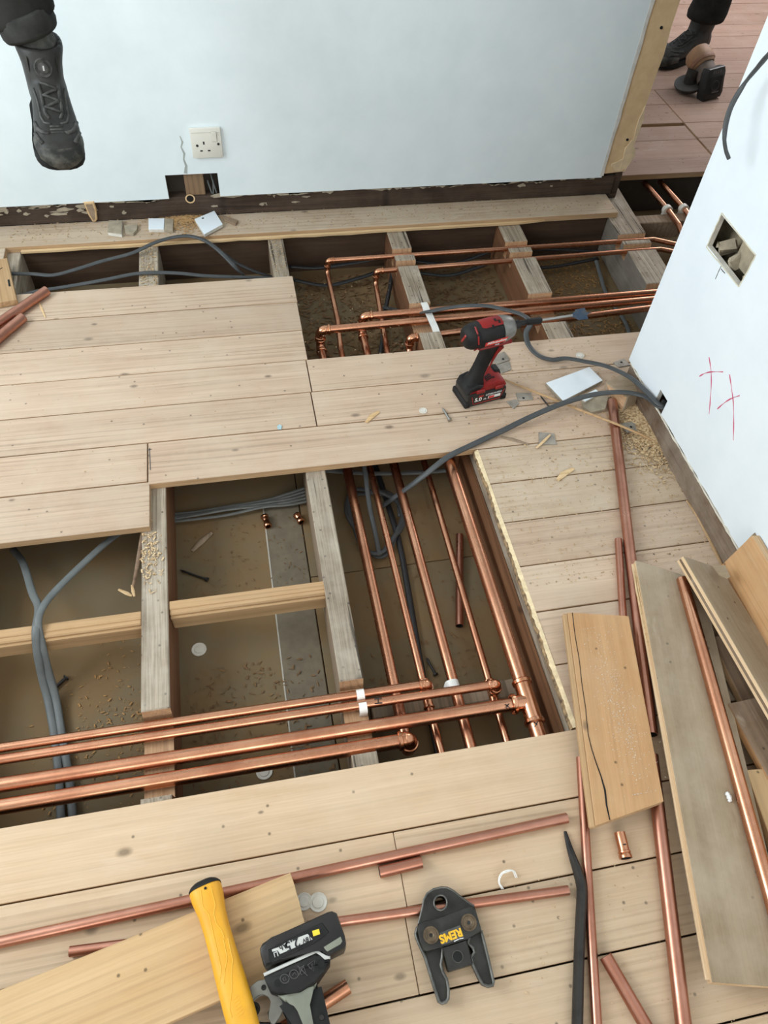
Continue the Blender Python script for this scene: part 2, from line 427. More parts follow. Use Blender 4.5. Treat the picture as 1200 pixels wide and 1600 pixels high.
def smooth_path(pts, sub=8):
    """Catmull-Rom through the points"""
    P = [Vector(p) for p in pts]
    P = [P[0] * 2 - P[1]] + P + [P[-1] * 2 - P[-2]]
    out = []
    for i in range(1, len(P) - 2):
        p0, p1, p2, p3 = P[i - 1:i + 3]
        for k in range(sub):
            t = k / sub
            out.append(0.5 * ((2 * p1) + (p2 - p0) * t + (2 * p0 - 5 * p1 + 4 * p2 - p3) * t * t + (3 * p1 - p0 - 3 * p2 + p3) * t ** 3))
    out.append(P[-2])
    return out
def lathe(bm, prof, M, n=24, mi=0, caps=True):
    """prof: (distance along local X, radius)"""
    rings = []
    for x, r in prof:
        rings.append([bm.verts.new(M @ Vector((x, r * math.cos(2 * PI * k / n), r * math.sin(2 * PI * k / n)))) for k in range(n)])
    for a, b in zip(rings, rings[1:]):
        for k in range(n):
            f = bm.faces.new((a[k], a[(k + 1) % n], b[(k + 1) % n], b[k])); f.material_index = mi
    if caps:
        for rg in (rings[0], rings[-1]):
            f = bm.faces.new(rg); f.material_index = mi
    return rings
def loft(bm, rings, mi=0, caps=True):
    """rings of points, the same number in each"""
    R = [[bm.verts.new(p) for p in rg] for rg in rings]
    n = len(R[0])
    for a, b in zip(R, R[1:]):
        for k in range(n):
            f = bm.faces.new((a[k], a[(k + 1) % n], b[(k + 1) % n], b[k])); f.material_index = mi
    if caps:
        for rg in (R[0], R[-1]):
            f = bm.faces.new(rg); f.material_index = mi
    return R
def sq_ring(c, ax, ay, a, b, n=20, p=2.6):
    out = []
    for k in range(n):
        th = 2 * PI * k / n
        ct, st = math.cos(th), math.sin(th)
        out.append(c + ax * (a * math.copysign(abs(ct) ** (2 / p), ct)) + ay * (b * math.copysign(abs(st) ** (2 / p), st)))
    return out
def basis(o, x, y=None, z=None):
    """matrix with local X along x; z (or y) given roughly"""
    x = Vector(x).normalized()
    if z is not None:
        z = Vector(z); z = (z - x * z.dot(x)).normalized(); y = z.cross(x)
    else:
        y = Vector(y); y = (y - x * y.dot(x)).normalized(); z = x.cross(y)
    m = Matrix((x, y, z)).transposed().to_4x4()
    m.translation = Vector(o)
    return m
def text(name, s, size, M, mat, parent, depth=0.0004, align='CENTER', sx=1.0, shear=0.0, bold=0.0):
    cu_ = bpy.data.curves.new('lettering', 'FONT')
    cu_.body = s; cu_.size = size; cu_.align_x = align; cu_.align_y = 'CENTER'
    cu_.extrude = depth; cu_.shear = shear; cu_.offset = bold
    cu_.resolution_u = 3
    tmp = bpy.data.objects.new('lettering', cu_)
    COL.objects.link(tmp)
    dg = bpy.context.evaluated_depsgraph_get()
    me = bpy.data.meshes.new_from_object(tmp.evaluated_get(dg))
    bpy.data.objects.remove(tmp); bpy.data.curves.remove(cu_)
    me.transform(Matrix.Diagonal((sx, 1, 1, 1)))
    me.materials.clear(); me.materials.append(mat)
    return link(name, me, parent, M)
def strip(bm, pts, width, nrm, mi=0, th=0.0006):
    """a thin flat line (ink, pencil, crack) lying on a surface with normal nrm"""
    pts = [Vector(p) for p in pts]; nrm = Vector(nrm)
    L, Rr = [], []
    for i, p in enumerate(pts):
        t = (pts[min(i + 1, len(pts) - 1)] - pts[max(0, i - 1)]).normalized()
        s = nrm.cross(t).normalized() * (width[i] if isinstance(width, list) else width) * 0.5
        L.append((bm.verts.new(p + s + nrm * th), bm.verts.new(p + s))); Rr.append((bm.verts.new(p - s + nrm * th), bm.verts.new(p - s)))
    for i in range(len(pts) - 1):
        for q in ((L[i][0], Rr[i][0], Rr[i + 1][0], L[i + 1][0]), (L[i][1], L[i][0], L[i + 1][0], L[i + 1][1]), (Rr[i][0], Rr[i][1], Rr[i + 1][1], Rr[i + 1][0])):
            f = bm.faces.new(q); f.material_index = mi

# ------------------------------------------------------------------ floor: boards over joists
TH = 0.022
floor = structure('floor')
GAP = 0.0016
def floor_board(x0, x1, y0, y1, mat, parent, dz=0.0, name='floor_board', jag0=0, jag1=0, gap=GAP):
    bm = bmesh.new()
    L = x1 - x0; W = y1 - y0 - 2 * gap
    dz += random.uniform(-0.0006, 0.0006)
    box(bm, (0, 0, -TH), (L, W, 0), bev=0.0012)
    bm.normal_update()
    for f in bm.faces:
        if abs(f.normal.x) > 0.8 or abs(f.normal.y) > 0.8: f.material_index = 1
    return obj(name, bm, [mat, end_grain], parent, M=Matrix.Translation((x0, y0 + gap, dz)))
XL, XR = -1.88, 1.125
YB = [0.101 - 0.134 * k for k in range(15, 0, -1)] + [0.101, 0.235, 0.368, 0.503]
for i in range(len(YB) - 1):
    y0, y1 = YB[i], YB[i + 1]
    if y1 < 0.05:
        floor_board(XL, XR, y0, y1, pine_front, floor)
    elif i == len(YB) - 2:       # the wide board along the near side of the hole
        floor_board(XL, XR, y0, y1, pine_front, floor)
    else:
        xs = {0.101: 0.163, 0.235: 0.170}.get(YB[i], None)
        if xs is None: floor_board(XL, XR, y0, y1, pine_front, floor)
        else:
            floor_board(XL, xs - 0.0006, y0, y1, pine_front, floor); floor_board(xs + 0.0006, XR, y0, y1, pine_front, floor)
# right of the lower hole
YR = [0.503, 0.650, 0.787, 0.915, 1.050, 1.180, 1.305]
for y0, y1 in zip(YR, YR[1:]):
    floor_board(0.592, XR, y0, y1, pine_dusty if y0 > 1.0 else pine_floor, floor)
# the middle strip and the boards to the left
floor_board(-0.283, XR, 1.305, 1.452, pine_floor, floor)
floor_board(XL, -0.286, 1.315, 1.452, pine_floor, floor)
floor_board(XL, -0.280, 1.169, 1.315, pine_floor, floor)
floor_board(XL, 0.1695, 1.452, 1.590, pine_floor, floor)
floor_board(0.1725, 1.60, 1.452, 1.590, pine_floor, floor)
floor_board(XL, 0.1735, 1.590, 1.730, pine_floor, floor)
floor_board(0.1765, 1.60, 1.590, 1.730, pine_floor, floor)
for y0, y1, xr in ((1.730, 1.868, 0.180), (1.868, 2.010, 0.181), (2.010, 2.151, 0.183)):
    floor_board(XL, xr, y0, y1, pine_floor, floor)
floor_board(XL, -0.745, 2.151, 2.285, pine_dusty, floor)
floor_board(XL, -0.745, 2.285, 2.412, pine_dusty, floor)
# strip of board left along the far wall
floor_board(XL, 1.452, 2.412, 2.5445, pine_dusty, floor)
bm = bmesh.new()                       # pale split tongue under its front edge
pts = [(-0.70, 2.412)]
for k in range(28):
    pts.append((-0.70 + k * 0.066, 2.4005 + random.uniform(-0.003, 0.004)))
pts.append((1.16, 2.412))
prism(bm, pts, -0.020, -0.012)
obj('board_tongue', bm, fresh_cut, floor, label='pale split tongue along the front edge of the far board strip')
bm = bmesh.new(); strip(bm, [at(233.5, 700), at(234, 712), at(235, 735)], 0.0022, (0, 0, 1)); strip(bm, [at(230, 703.5), at(237, 702)], 0.002, (0, 0, 1))
obj('pencil_cross', bm, pencil, floor)
# ragged fresh edge of the boards on the right side of the lower hole
bm = bmesh.new()
N = 130
tp, lp = [], []
for k in range(N + 1):
    y = 0.506 + (1.303 - 0.506) * k / N
    j = noise.noise(Vector((0, y * 9, 3.1))) * 0.006 + noise.noise(Vector((2, y * 47, 3.1))) * 0.003 + random.uniform(-0.0012, 0.0012)
    tp.append(bm.verts.new((0.5935, y, 0.0008)))
    lp.append((bm.verts.new((0.584 + j, y, -0.002 - random.uniform(0, 0.003))), bm.verts.new((0.581 + j * 0.8, y, -0.012)), bm.verts.new((0.583 + j * 0.5, y, -TH))))
for k in range(N):
    a, b = lp[k], lp[k + 1]
    bm.faces.new((tp[k], tp[k + 1], b[0], a[0])); bm.faces.new((a[0], b[0], b[1], a[1])).material_index = 1; bm.faces.new((a[1], b[1], b[2], a[2])).material_index = 1
obj('splintered_edge', bm, [plain('fresh_split', (0.80, 0.64, 0.40), 0.85, vary=0.1, nscale=60, bump=0.5), plain('split_face', (0.46, 0.31, 0.16), 0.9, vary=0.2, nscale=70, bump=0.8, col2=(0.10, 0.065, 0.04))], floor, label='splintered pale sawn edge of the boards beside the wide pipe')

# joists
def joist(xa, xb, prof, side, ya=0.1, yb=2.44, bot=-0.170, skew=0.0, top=-0.0225):
    """xa..xb across at y = 2.0; prof: list of (y0, y1, z) notches"""
    out = [(ya, bot), (ya, top)]
    for y0, y1, z in sorted(prof):
        out += [(y0, top), (y0 + 0.006, z), (y1 - 0.006, z), (y1, top)]
    out += [(yb, top), (yb, bot)]
    bm = bmesh.new()
    # subdivided caps are not needed: the outline is one polygon on each side
    va = [bm.verts.new((xa + skew * (2.0 - p[0]), p[0], p[1])) for p in out]
    vb = [bm.verts.new((xb + skew * (2.0 - p[0]), p[0], p[1])) for p in out]
    n = len(out)
    bm.faces.new(va); bm.faces.new(vb)
    for i in range(n):
        f = bm.faces.new((va[i], va[(i + 1) % n], vb[(i + 1) % n], vb[i]))
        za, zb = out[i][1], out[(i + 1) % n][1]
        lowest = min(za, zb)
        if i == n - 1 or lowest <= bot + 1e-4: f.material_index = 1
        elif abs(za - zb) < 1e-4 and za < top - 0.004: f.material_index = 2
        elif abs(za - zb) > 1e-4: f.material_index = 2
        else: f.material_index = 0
    for f in bm.faces:
        if len(f.verts) == n and n > 4: f.material_index = 1
    es = [e for e in bm.edges if abs(e.verts[0].co.z - top) < 1e-5 and abs(e.verts[1].co.z - top) < 1e-5]
    bmesh.ops.bevel(bm, geom=es, offset=0.0025, segments=1, affect='EDGES')
    return obj('joist', bm, [joist_top, side, notch_wood], floor)
joist(-0.755, -0.703, [], joist_side_grey)
joist(-0.303, -0.243, [(0.518, 0.700, -0.062)], joist_side, ya=0.1, yb=1.50)
joist(-0.317, -0.254, [], joist_side, ya=1.50, yb=2.44)
joist(0.123, 0.176, [(0.535, 0.700, -0.062)], joist_side_pale, skew=-0.004)
joist(0.550, 0.621, [(2.262, 2.302, -0.075), (2.196, 2.230, -0.068), (1.838, 1.990, -0.072)], joist_side, skew=-0.012, ya=1.35)
joist(0.588, 0.655, [], joist_side, ya=0.1, yb=1.35)
bm = bmesh.new(); box(bm, (0.563, 0.1, -0.170), (0.5875, 1.35, -0.060), bev=0.002)
obj('joist_packer', bm, joist_side, floor)
joist(0.965, 1.050, [(2.262, 2.302, -0.075), (2.198, 2.236, -0.068), (1.838, 1.994, -0.072)], joist_side, skew=-0.03, ya=1.35)
joist(1.400, 1.510, [(2.262, 2.304, -0.075), (2.198, 2.240, -0.068), (1.84, 2.00, -0.072)], joist_side_grey, skew=-0.055, yb=2.66, ya=1.35)
# trimmer under the far board strip
bm = bmesh.new(); box(bm, (-0.9, 2.425, -0.175), (1.42, 2.56, -0.0225))
obj('trimmer', bm, wood('trimmer_dark', (0.085, 0.050, 0.030), (0.045, 0.026, 0.016), 'X', 0.2, 0.15, (0.13, 0.09, 0.06)), floor)
# new battens between the joists
def batten(x0, x1, y0, y1, z0, z1, lab):
    bm = bmesh.new()
    box(bm, (x0, y0, z0), (x1, y1, z1), bev=0.003)
    box(bm, (x0 + 0.0005, y0 - 0.005, z1 - 0.020), (x1 - 0.0005, y0 + 0.002, z1 - 0.009), bev=0.002)
    box(bm, (x0 + 0.0005, y0 + 0.012, z1 - 0.004), (x1 - 0.0005, y1 + 0.001, z1 + 0.003), bev=0.0015)
    return obj('noggin', bm, batten_new, floor, label=lab)
batten(-0.701, -0.304, 0.918, 0.950, -0.098, -0.034, 'pale new timber noggin crossing under the grey cables')
batten(-0.242, 0.128, 0.930, 0.964, -0.096, -0.030, 'pale new timber noggin between the two weathered joists')
bm = bmesh.new(); box(bm, (1.515, 2.40, -0.115), (2.7, 2.455, -0.045), bev=0.003)
obj('noggin', bm, joist_side_pale, floor, label='timber noggin under the doorway pipes')
bm = bmesh.new(); box(bm, (0.186, 0.640, -0.160), (0.555, 0.685, -0.118), bev=0.003)
obj('noggin', bm, joist_side_pale, floor, label='low timber batten under the pipe tees')

# plasterboard of the room below, seen from above between the joists
ceiling_low = structure('ceiling')
def sheet(x0, x1, y0, y1, mat=plasterboard, z=-0.175):
    bm = bmesh.new(); box(bm, (x0, y0, z - 0.012), (x1, y1, z), bev=0.001)
    return obj('plasterboard_sheet', bm, mat, ceiling_low)
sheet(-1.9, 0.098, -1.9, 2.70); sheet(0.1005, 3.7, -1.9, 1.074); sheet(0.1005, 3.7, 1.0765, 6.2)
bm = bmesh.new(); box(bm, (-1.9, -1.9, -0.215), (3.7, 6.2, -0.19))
obj('ceiling_backing', bm, void_shade, ceiling_low)
bm = bmesh.new(); box(bm, (0.0, 0.2, -0.1755), (0.0965, 1.33, -0.1738), bev=0.0005)
obj('joint_tape', bm, plain('joint_tape', (0.165, 0.135, 0.092), 0.9), ceiling_low)

bm = bmesh.new(); box(bm, (-0.0035, 0.2, -0.1755), (0.0, 1.33, -0.1732), Matrix.Translation((0.0, 0, 0)))
obj('tape_edge', bm, plain('tape_edge_white', (0.45, 0.42, 0.36), 0.9), ceiling_low)

# ------------------------------------------------------------------ walls
WY, WX = 2.535, 1.100
wall_back = structure('wall_back')
def hole_slab(u0, u1, v0, v1, hu0, hu1, hv0, hv1, d0, d1, place, mats, name, parent, rag=0.004):
    """a slab with one rectangular hole; place(u, v, d) -> world"""
    bm = bmesh.new()
    us = [u0, hu0, hu1, u1]; vs = [v0, hv0, hv1, v1]
    vv = {}
    def V(i, j, k):
        if (i, j, k) not in vv:
            vv[(i, j, k)] = bm.verts.new(place(us[i], vs[j], (d0, d1)[k]))
        return vv[(i, j, k)]
    open_bottom = (hv0 <= v0 + 1e-6)
    for i in range(3):
        for j in range(3):
            if i == 1 and j == 1: continue
            if open_bottom and j == 0: continue
            for k in (0, 1):
                f = bm.faces.new([V(i, j, k), V(i + 1, j, k), V(i + 1, j + 1, k), V(i, j + 1, k)]); f.material_index = 0 if k == 0 else 1
    def side(a, b):
        f = bm.faces.new([V(*a, 0), V(*b, 0), V(*b, 1), V(*a, 1)]); f.material_index = 1
    j0 = 1 if open_bottom else 0
    for j in range(j0, 3): side((0, j), (0, j + 1)); side((3, j), (3, j + 1))
    for i in range(3):
        side((i, 3), (i + 1, 3))
        if not (open_bottom and i == 1): side((i, j0), (i + 1, j0))
    side((1, 1), (1, 2)); side((2, 1), (2, 2)); side((1, 2), (2, 2))
    if not open_bottom: side((1, 1), (2, 1))
    return obj(name, bm, mats, parent)
# painted plasterboard of the far wall, with the sawn socket hole at its foot
hole_slab(-1.9, 1.408, 0.0735, 2.5, -0.198, -0.023, 0.0735, 0.158, WY, WY + 0.013, lambda u, v, d: Vector((u, d, v)), [paint, gypsum], 'painted_plasterboard', wall_back)
bm = bmesh.new()                       # bare strip where the architrave was
pl = [(1.4085, 0.086), (1.50, 0.092)]
for k in range(31):
    z = 0.10 + 2.4 * k / 30
    pl.append((1.502 + 0.010 * noise.noise(Vector((z * 7, 1, 1))) - (0.006 if z < 0.3 else 0), z))
pl.append((1.4085, 2.5))
prism(bm, pl, 0, 0.012, Matrix(((1, 0, 0, 0), (0, 0, 1, WY + 0.003), (0, 1, 0, 0), (0, 0, 0, 1))), mi=0)
obj('bare_plaster_strip', bm, raw_board, wall_back, label='bare tan plaster strip at the doorway end of the wall')
bm = bmesh.new()                       # ragged paint edge
pl, pr = [], []
for k in range(70):
    z = 0.08 + 2.42 * k / 69
    pl.append((1.400, z)); pr.append((1.4125 + 0.007 * noise.noise(Vector((z * 16, 4, 2))) + random.uniform(-0.0012, 0.0012), z))
prism(bm, pl + pr[::-1], 0, 0.004, Matrix(((1, 0, 0, 0), (0, 0, -1, WY + 0.003), (0, 1, 0, 0), (0, 0, 0, 1))))
obj('paint_edge', bm, plain('paint_skim', (0.74, 0.73, 0.68), 0.8), wall_back)
bm = bmesh.new()                       # torn card at the foot of the strip
for cxx, czz, a, b, dy in ((1.490, 0.15, 0.022, 0.055, -0.004), (1.470, 0.115, 0.030, 0.022, -0.007), (1.497, 0.25, 0.008, 0.075, -0.003)):
    pts = [(cxx + a * math.cos(t) * (1 + 0.3 * math.sin(3 * t + czz * 50)), czz + b * math.sin(t) * (1 + 0.2 * math.sin(5 * t))) for t in [2 * PI * k / 18 for k in range(18)]]
    prism(bm, pts, 0, 0.004, Matrix(((1, 0, 0, 0), (0, 0, -1, WY + 0.003 - dy * 0.3), (0, 1, 0, 0), (0, 0, 0, 1))), bev=0.001)
obj('torn_card', bm, plain('torn_card', (0.80, 0.63, 0.41), 0.9, vary=0.08), wall_back)
for px, py in ((1033, 43), (980, 218)):
    p = aty(px, py, WY + 0.003)
    bm = bmesh.new(); lathe(bm, [(0, 0.005), (0.003, 0.0048)], basis(p + Vector((0, -0.0028, 0)), (0, 1, 0), z=(0, 0, 1)), 10)
    obj('nail_hole', bm, hole_m, wall_back)
# ragged plaster nibs hanging over the dark timber
bm = bmesh.new()
for k in range(60):
    x = random.uniform(-0.9, 1.40)
    if -0.215 < x < -0.005: continue
    a = random.uniform(0.012, 0.06); h = random.uniform(0.003, 0.011)
    pts = [(x + a * math.cos(t), 0.0745 + h * math.sin(t) * (1 + 0.4 * math.sin(4 * t + k))) for t in [2 * PI * i / 10 for i in range(10)]]
    prism(bm, pts, 0, 0.005, Matrix(((1, 0, 0, 0), (0, 0, 1, WY + 0.001), (0, 1, 0, 0), (0, 0, 0, 1))))
obj('plaster_nibs', bm, gypsum_card, wall_back, kind='stuff')
# the stud work and the lining behind
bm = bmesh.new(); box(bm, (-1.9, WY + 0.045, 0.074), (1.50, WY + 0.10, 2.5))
o = obj('wall_lining', bm, void_shade, wall_back)
bm = bmesh.new(); box(bm, (-0.138, WY + 0.0135, 0.0745), (-0.072, WY + 0.044, 1.2), bev=0.002)
obj('stud', bm, wood('stud_wood', (0.30, 0.19, 0.11), (0.19, 0.115, 0.065), 'Z', 0.1, 0.2, (0.36, 0.3, 0.2)), wall_back)
bm = bmesh.new()
for (x0, z0, x1, z1) in ((-0.048, 0.150, -0.034, 0.078), (-0.060, 0.118, -0.050, 0.076), (-0.040, 0.12, -0.045, 0.076)):
    tube(bm, [(x0, WY + 0.030, z0), ((x0 + x1) / 2, WY + 0.022, (z0 + z1) / 2), (x1, WY + 0.018, z1)], 0.006, 8, flat=0.5)
obj('cable_tail', bm, cable_l, wall_back, label='cut grey cable tails inside the wall hole')
# dark timber sole plate that the skirting covered
trim1 = structure('trim_1')
bm = bmesh.new()
box(bm, (-1.9, 2.5435, 0.0005), (1.470, 2.60, 0.0730), bev=0.0015)
box(bm, (1.4705, 2.5495, -0.022), (1.50, 2.60, 0.083), bev=0.002)
sole = obj('sole_plate', bm, dark_timber, trim1)
bm = bmesh.new()
for k in range(46):                    # flaking plaster left on the timber at the left
    x = random.uniform(-1.0, -0.45) if k < 36 else random.uniform(-0.45, 1.3); z = random.uniform(0.025, 0.065)
    a = random.uniform(0.006, 0.03) * (1 if k < 36 else 0.5); h = random.uniform(0.002, 0.007)
    pts = [(x + a * math.cos(t) * (1 + 0.3 * math.sin(3 * t + k)), z + h * math.sin(t) * (1 + 0.4 * math.sin(4 * t + k))) for t in [2 * PI * i / 9 for i in range(9)]]
    prism(bm, pts, 0, 0.002, Matrix(((1, 0, 0, 0), (0, 0, -1, 2.5436), (0, 1, 0, 0), (0, 0, 0, 1))))
obj('flaking_plaster', bm, gypsum_card, trim1, kind='stuff')
p = aty(297, 309, 2.548)               # drilled hole through the plate
bm = bmesh.new()
lathe(bm, [(0, 0.016), (-0.002, 0.017), (-0.002, 0.0125), (0.004, 0.0125)], basis((p.x, 2.543, p.z), (0, 1, 0), z=(0, 0, 1)), 16, caps=False)
obj('drilled_hole_rim', bm, fresh_cut, trim1)
bm = bmesh.new()
lathe(bm, [(0, 0.0127), (0.002, 0.0127)], basis((p.x, 2.5423, p.z), (0, 1, 0), z=(0, 0, 1)), 16)
obj('drilled_hole', bm, hole_m, trim1)
# crack in the paint under the socket
bm = bmesh.new()
strip(bm, [aty(a, b, WY) for a, b in ((281, 212), (285, 222), (283, 230), (288, 240), (287, 249), (291, 259), (290, 271))], [0.002, 0.006, 0.004, 0.007, 0.005, 0.008, 0.012], (0, -1, 0))
obj('paint_crack', bm, crack_m, wall_back)

# the right wall, its sawn socket hole and cable hole
wall_right = structure('wall_right')
YC = 1.505
def placeR(u, v, d): return Vector((d, u, v))
# two slabs: foot band with the cable hole, upper part with the box hole
hole_slab(-1.9, YC, 0.079, 0.30, 1.288, 1.334, 0.079, 0.132, WX, WX + 0.013, placeR, [paint_r, gypsum], 'painted_plasterboard', wall_right)
hole_slab(-1.9, YC, 0.30, 2.5, 1.238, 1.399, 0.530, 0.610, WX, WX + 0.013, placeR, [paint_r, gypsum], 'painted_plasterboard', wall_right)
bm = bmesh.new(); box(bm, (WX + 0.060, -1.9, 0.08), (WX + 0.10, YC, 2.5))
obj('wall_core', bm, brick_m, wall_right)
bm = bmesh.new(); box(bm, (WX + 0.0005, YC + 0.0003, 0.0795), (WX + 0.10, YC + 0.013, 2.5))
obj('end_plasterboard', bm, paint_r, wall_right)
bm = bmesh.new()                       # rubble and timber inside the box hole
box(bm, (WX + 0.030, 1.225, 0.532), (WX + 0.058, 1.330, 0.70), bev=0.002)
obj('back_batten', bm, plain('hole_batten', (0.40, 0.34, 0.24), 0.9, vary=0.15, nscale=25, bump=0.4), wall_right)
bm = bmesh.new()
for y, z, s in ((1.365, 0.545, 0.018), (1.315, 0.540, 0.016), (1.252, 0.537, 0.012), (1.39, 0.535, 0.010)):
    vs = box(bm, (-s, -s, -s * 0.6), (s, s, s * 0.6), bev=s * 0.15)
    R = Matrix.Translation((WX + 0.030, y, z)) @ Matrix.Rotation(y * 20, 4, 'X') @ Matrix.Rotation(0.5, 4, 'Z')
    for v in vs: v.co = R @ (v.co + Vector((random.uniform(-1, 1), random.uniform(-1, 1), random.uniform(-1, 1))) * s * 0.28)
obj('rubble', bm, gypsum_card, wall_right)
bm = bmesh.new()                       # torn paper edge round the holes
for a, b in (((1104, 386), (1128, 333)), ((1128, 333), (1181, 399)), ((1181, 399), (1155, 448)), ((1155, 448), (1104, 386))):
    n = 8
    strip(bm, [atx(a[0] + (b[0] - a[0]) * k / n + random.uniform(-.6, .6), a[1] + (b[1] - a[1]) * k / n, WX) for k in range(n + 1)], 0.003, (-1, 0, 0), th=0.0008)
obj('torn_edge', bm, plain('torn_paper', (0.70, 0.66, 0.52), 0.9), wall_right)
bm = bmesh.new()
strip(bm, [atx(1127, 416, WX), atx(1123, 424, WX), atx(1118, 436, WX)], 0.0018, (-1, 0, 0))
strip(bm, [atx(1127, 420, WX), atx(1130, 424, WX), atx(1133, 427, WX)], 0.0022, (-1, 0, 0))
obj('pencil_line', bm, pencil, wall_right)
# red marker crosses
bm = bmesh.new()
for pts in (((1108, 558), (1111, 578), (1111.5, 600), (1110, 625), (1108, 647)), ((1093, 588), (1101, 583.5), (1112, 581), (1130, 581)),
            ((1140, 585), (1143, 605), (1146, 630), (1146.5, 660), (1146, 688)), ((1121, 639), (1130, 631), (1142, 623), (1156, 618))):
    P = smooth_path([atx(a, b, WX) for a, b in pts], 4)
    strip(bm, P, [0.0022 + 0.0012 * math.sin(i * 1.1) for i in range(len(P))], (-1, 0, 0))
obj('marker_cross', bm, red_ink, wall_right, label='two crosses drawn in red marker')
trim2 = structure('trim_2')
bm = bmesh.new()
box(bm, (1.1008, -1.9, 0.0005), (1.16, 1.503, 0.0787), bev=0.0004)
obj('sole_plate', bm, skirt_timber, trim2)
bm = bmesh.new()                       # ragged pale skim along the plaster foot
lo_, hi_ = [], []
for k in range(180):
    y = 0.2 + 1.303 * k / 179
    lo_.append((y, 0.0765 + 0.0035 * noise.noise(Vector((y * 22, 7, 1))) + random.uniform(-0.0012, 0.0012))); hi_.append((y, 0.0815 + 0.001 * noise.noise(Vector((y * 30, 2, 1)))))
prism(bm, lo_ + hi_[::-1], 0, 0.003, Matrix(((0, 0, 1, WX - 0.0012), (1, 0, 0, 0), (0, 1, 0, 0), (0, 0, 0, 1))))
obj('plaster_foot', bm, plain('plaster_foot', (0.74, 0.70, 0.60), 0.9, vary=0.05), wall_right)
bm = bmesh.new()                       # crumbs below it
for k in range(60):
    y = random.uniform(0.6, 1.49); a = random.uniform(0.01, 0.04); h = random.uniform(0.002, 0.0065)
    if 1.27 < y < 1.35: continue
    pts = [(y + a * math.cos(t), 0.0795 + h * math.sin(t)) for t in [2 * PI * i / 9 for i in range(9)]]
    prism(bm, pts, 0, 0.004, Matrix(((0, 0, 1, WX - 0.0005), (1, 0, 0, 0), (0, 1, 0, 0), (0, 0, 0, 1))))
obj('plaster_nibs', bm, plain('plaster_nib', (0.66, 0.62, 0.54), 0.9), wall_right, kind='stuff')

# the rest of the rooms (out of frame: they bounce the daylight)
def slab(name, lo, hi, mat):
    bm = bmesh.new(); box(bm, lo, hi); return structure(name, bm, mat)
wl = structure('wall_left')
hole_slab(-1.9, 2.54, -0.17, 2.5, 0.40, 1.90, 1.0, 2.3, -1.9, -1.96, placeR, [paint, paint], 'painted_plasterboard', wl)
wr = structure('wall_rear')
hole_slab(-1.9, 3.7, -0.17, 2.5, -1.15, 0.75, 1.0, 2.3, -1.9, -1.96, lambda u, v, d: Vector((u, d, v)), [paint, paint], 'painted_plasterboard', wr)
slab('ceiling.001', (-1.96, -1.96, 2.5), (3.76, 6.26, 2.56), ceil_paint)
slab('wall_hall_far', (-1.9, 6.2, -0.17), (3.7, 6.26, 2.5), paint)
wh = structure('wall_hall_right')
hole_slab(-1.9, 6.2, -0.17, 2.5, 3.9, 5.3, 1.0, 2.3, 3.7, 3.76, placeR, [paint, paint], 'painted_plasterboard', wh)
slab('wall_hall_left', (1.40, 2.62, 0.09), (1.49, 6.2, 2.5), paint)

# ------------------------------------------------------------------ hall floor
hall = structure('floor.001')
YH = [2.670, 2.795, 2.949, 3.088, 3.266, 3.415, 3.565, 3.712, 3.862, 4.012, 4.163, 4.315, 4.466, 4.617, 4.768, 4.92, 5.07, 5.22, 5.37, 5.52, 5.67, 5.82, 5.97, 6.19]
for i, (y0, y1) in enumerate(zip(YH, YH[1:])):
    if y0 < 2.7: floor_board(1.515, 3.65, y0, y1, pine_hall, hall, gap=0.0012)
    elif y0 < 3.4:
        trap = 2.94 < y0 < 3.0
        floor_board(1.515, 2.034, y0, y1 - (0.016 if 2.94 < y0 < 3.09 - 0.14 + 0.01 else 0), pine_hall, hall, dz=-0.004 if y0 < 3.08 else 0, gap=0.0012)
        floor_board(2.038, 3.65, y0, y1, pine_hall, hall, gap=0.0012)
    else: floor_board(1.495, 3.65, y0, y1, pine_hall, hall, gap=0.0012)
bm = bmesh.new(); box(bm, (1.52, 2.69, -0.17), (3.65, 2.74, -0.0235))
obj('trimmer', bm, void_shade, hall)  # hall trimmer and joists coloured near-black to stand for shade in the void
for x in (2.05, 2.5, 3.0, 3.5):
    bm = bmesh.new(); box(bm, (x, 2.742, -0.17), (x + 0.05, 6.19, -0.0235)); obj('joist', bm, void_shade, hall)
bm = bmesh.new(); box(bm, (1.60, 1.45, -0.17), (1.66, 2.20, -0.0235)); obj('joist', bm, joist_side_grey, hall)
floor_board(1.66, 3.65, 1.452, 1.59, pine_hall, hall)

# ------------------------------------------------------------------ copper pipe runs
def P3(px, py, z): return at(px, py, z)
def fitting(corner, a, b, r, parent, lab=None, arm=None, name='elbow'):
    """a press elbow: swept bend with a bead round each mouth"""
    arm = min(arm or r * 3.4, 0.47 * (a - corner).length, 0.47 * (b - corner).length)
    d1 = (a - corner).normalized(); d2 = (b - corner).normalized()
    path = fillet([corner + d1 * arm, corner, corner + d2 * arm], r * 2.1, 8)
    bm = bmesh.new()
    tube(bm, path, r * 1.13, 18)
    for d in (d1, d2):
        e = corner + d * arm
        m = basis(e, d, z=(0.3, 0.2, 1))
        lathe(bm, [(-0.55 * r, r * 1.13), (-0.45 * r, r * 1.30), (-0.05 * r, r * 1.36), (0.10 * r, r * 1.22), (0.10 * r, r * 1.0)], m, 18, caps=False)
        lathe(bm, [(-1.15 * r, r * 1.13), (-1.05 * r, r * 1.17), (-0.95 * r, r * 1.13)], m, 18, caps=False)
    return obj(name, bm, cu_bright, parent, smooth=True, label=lab)
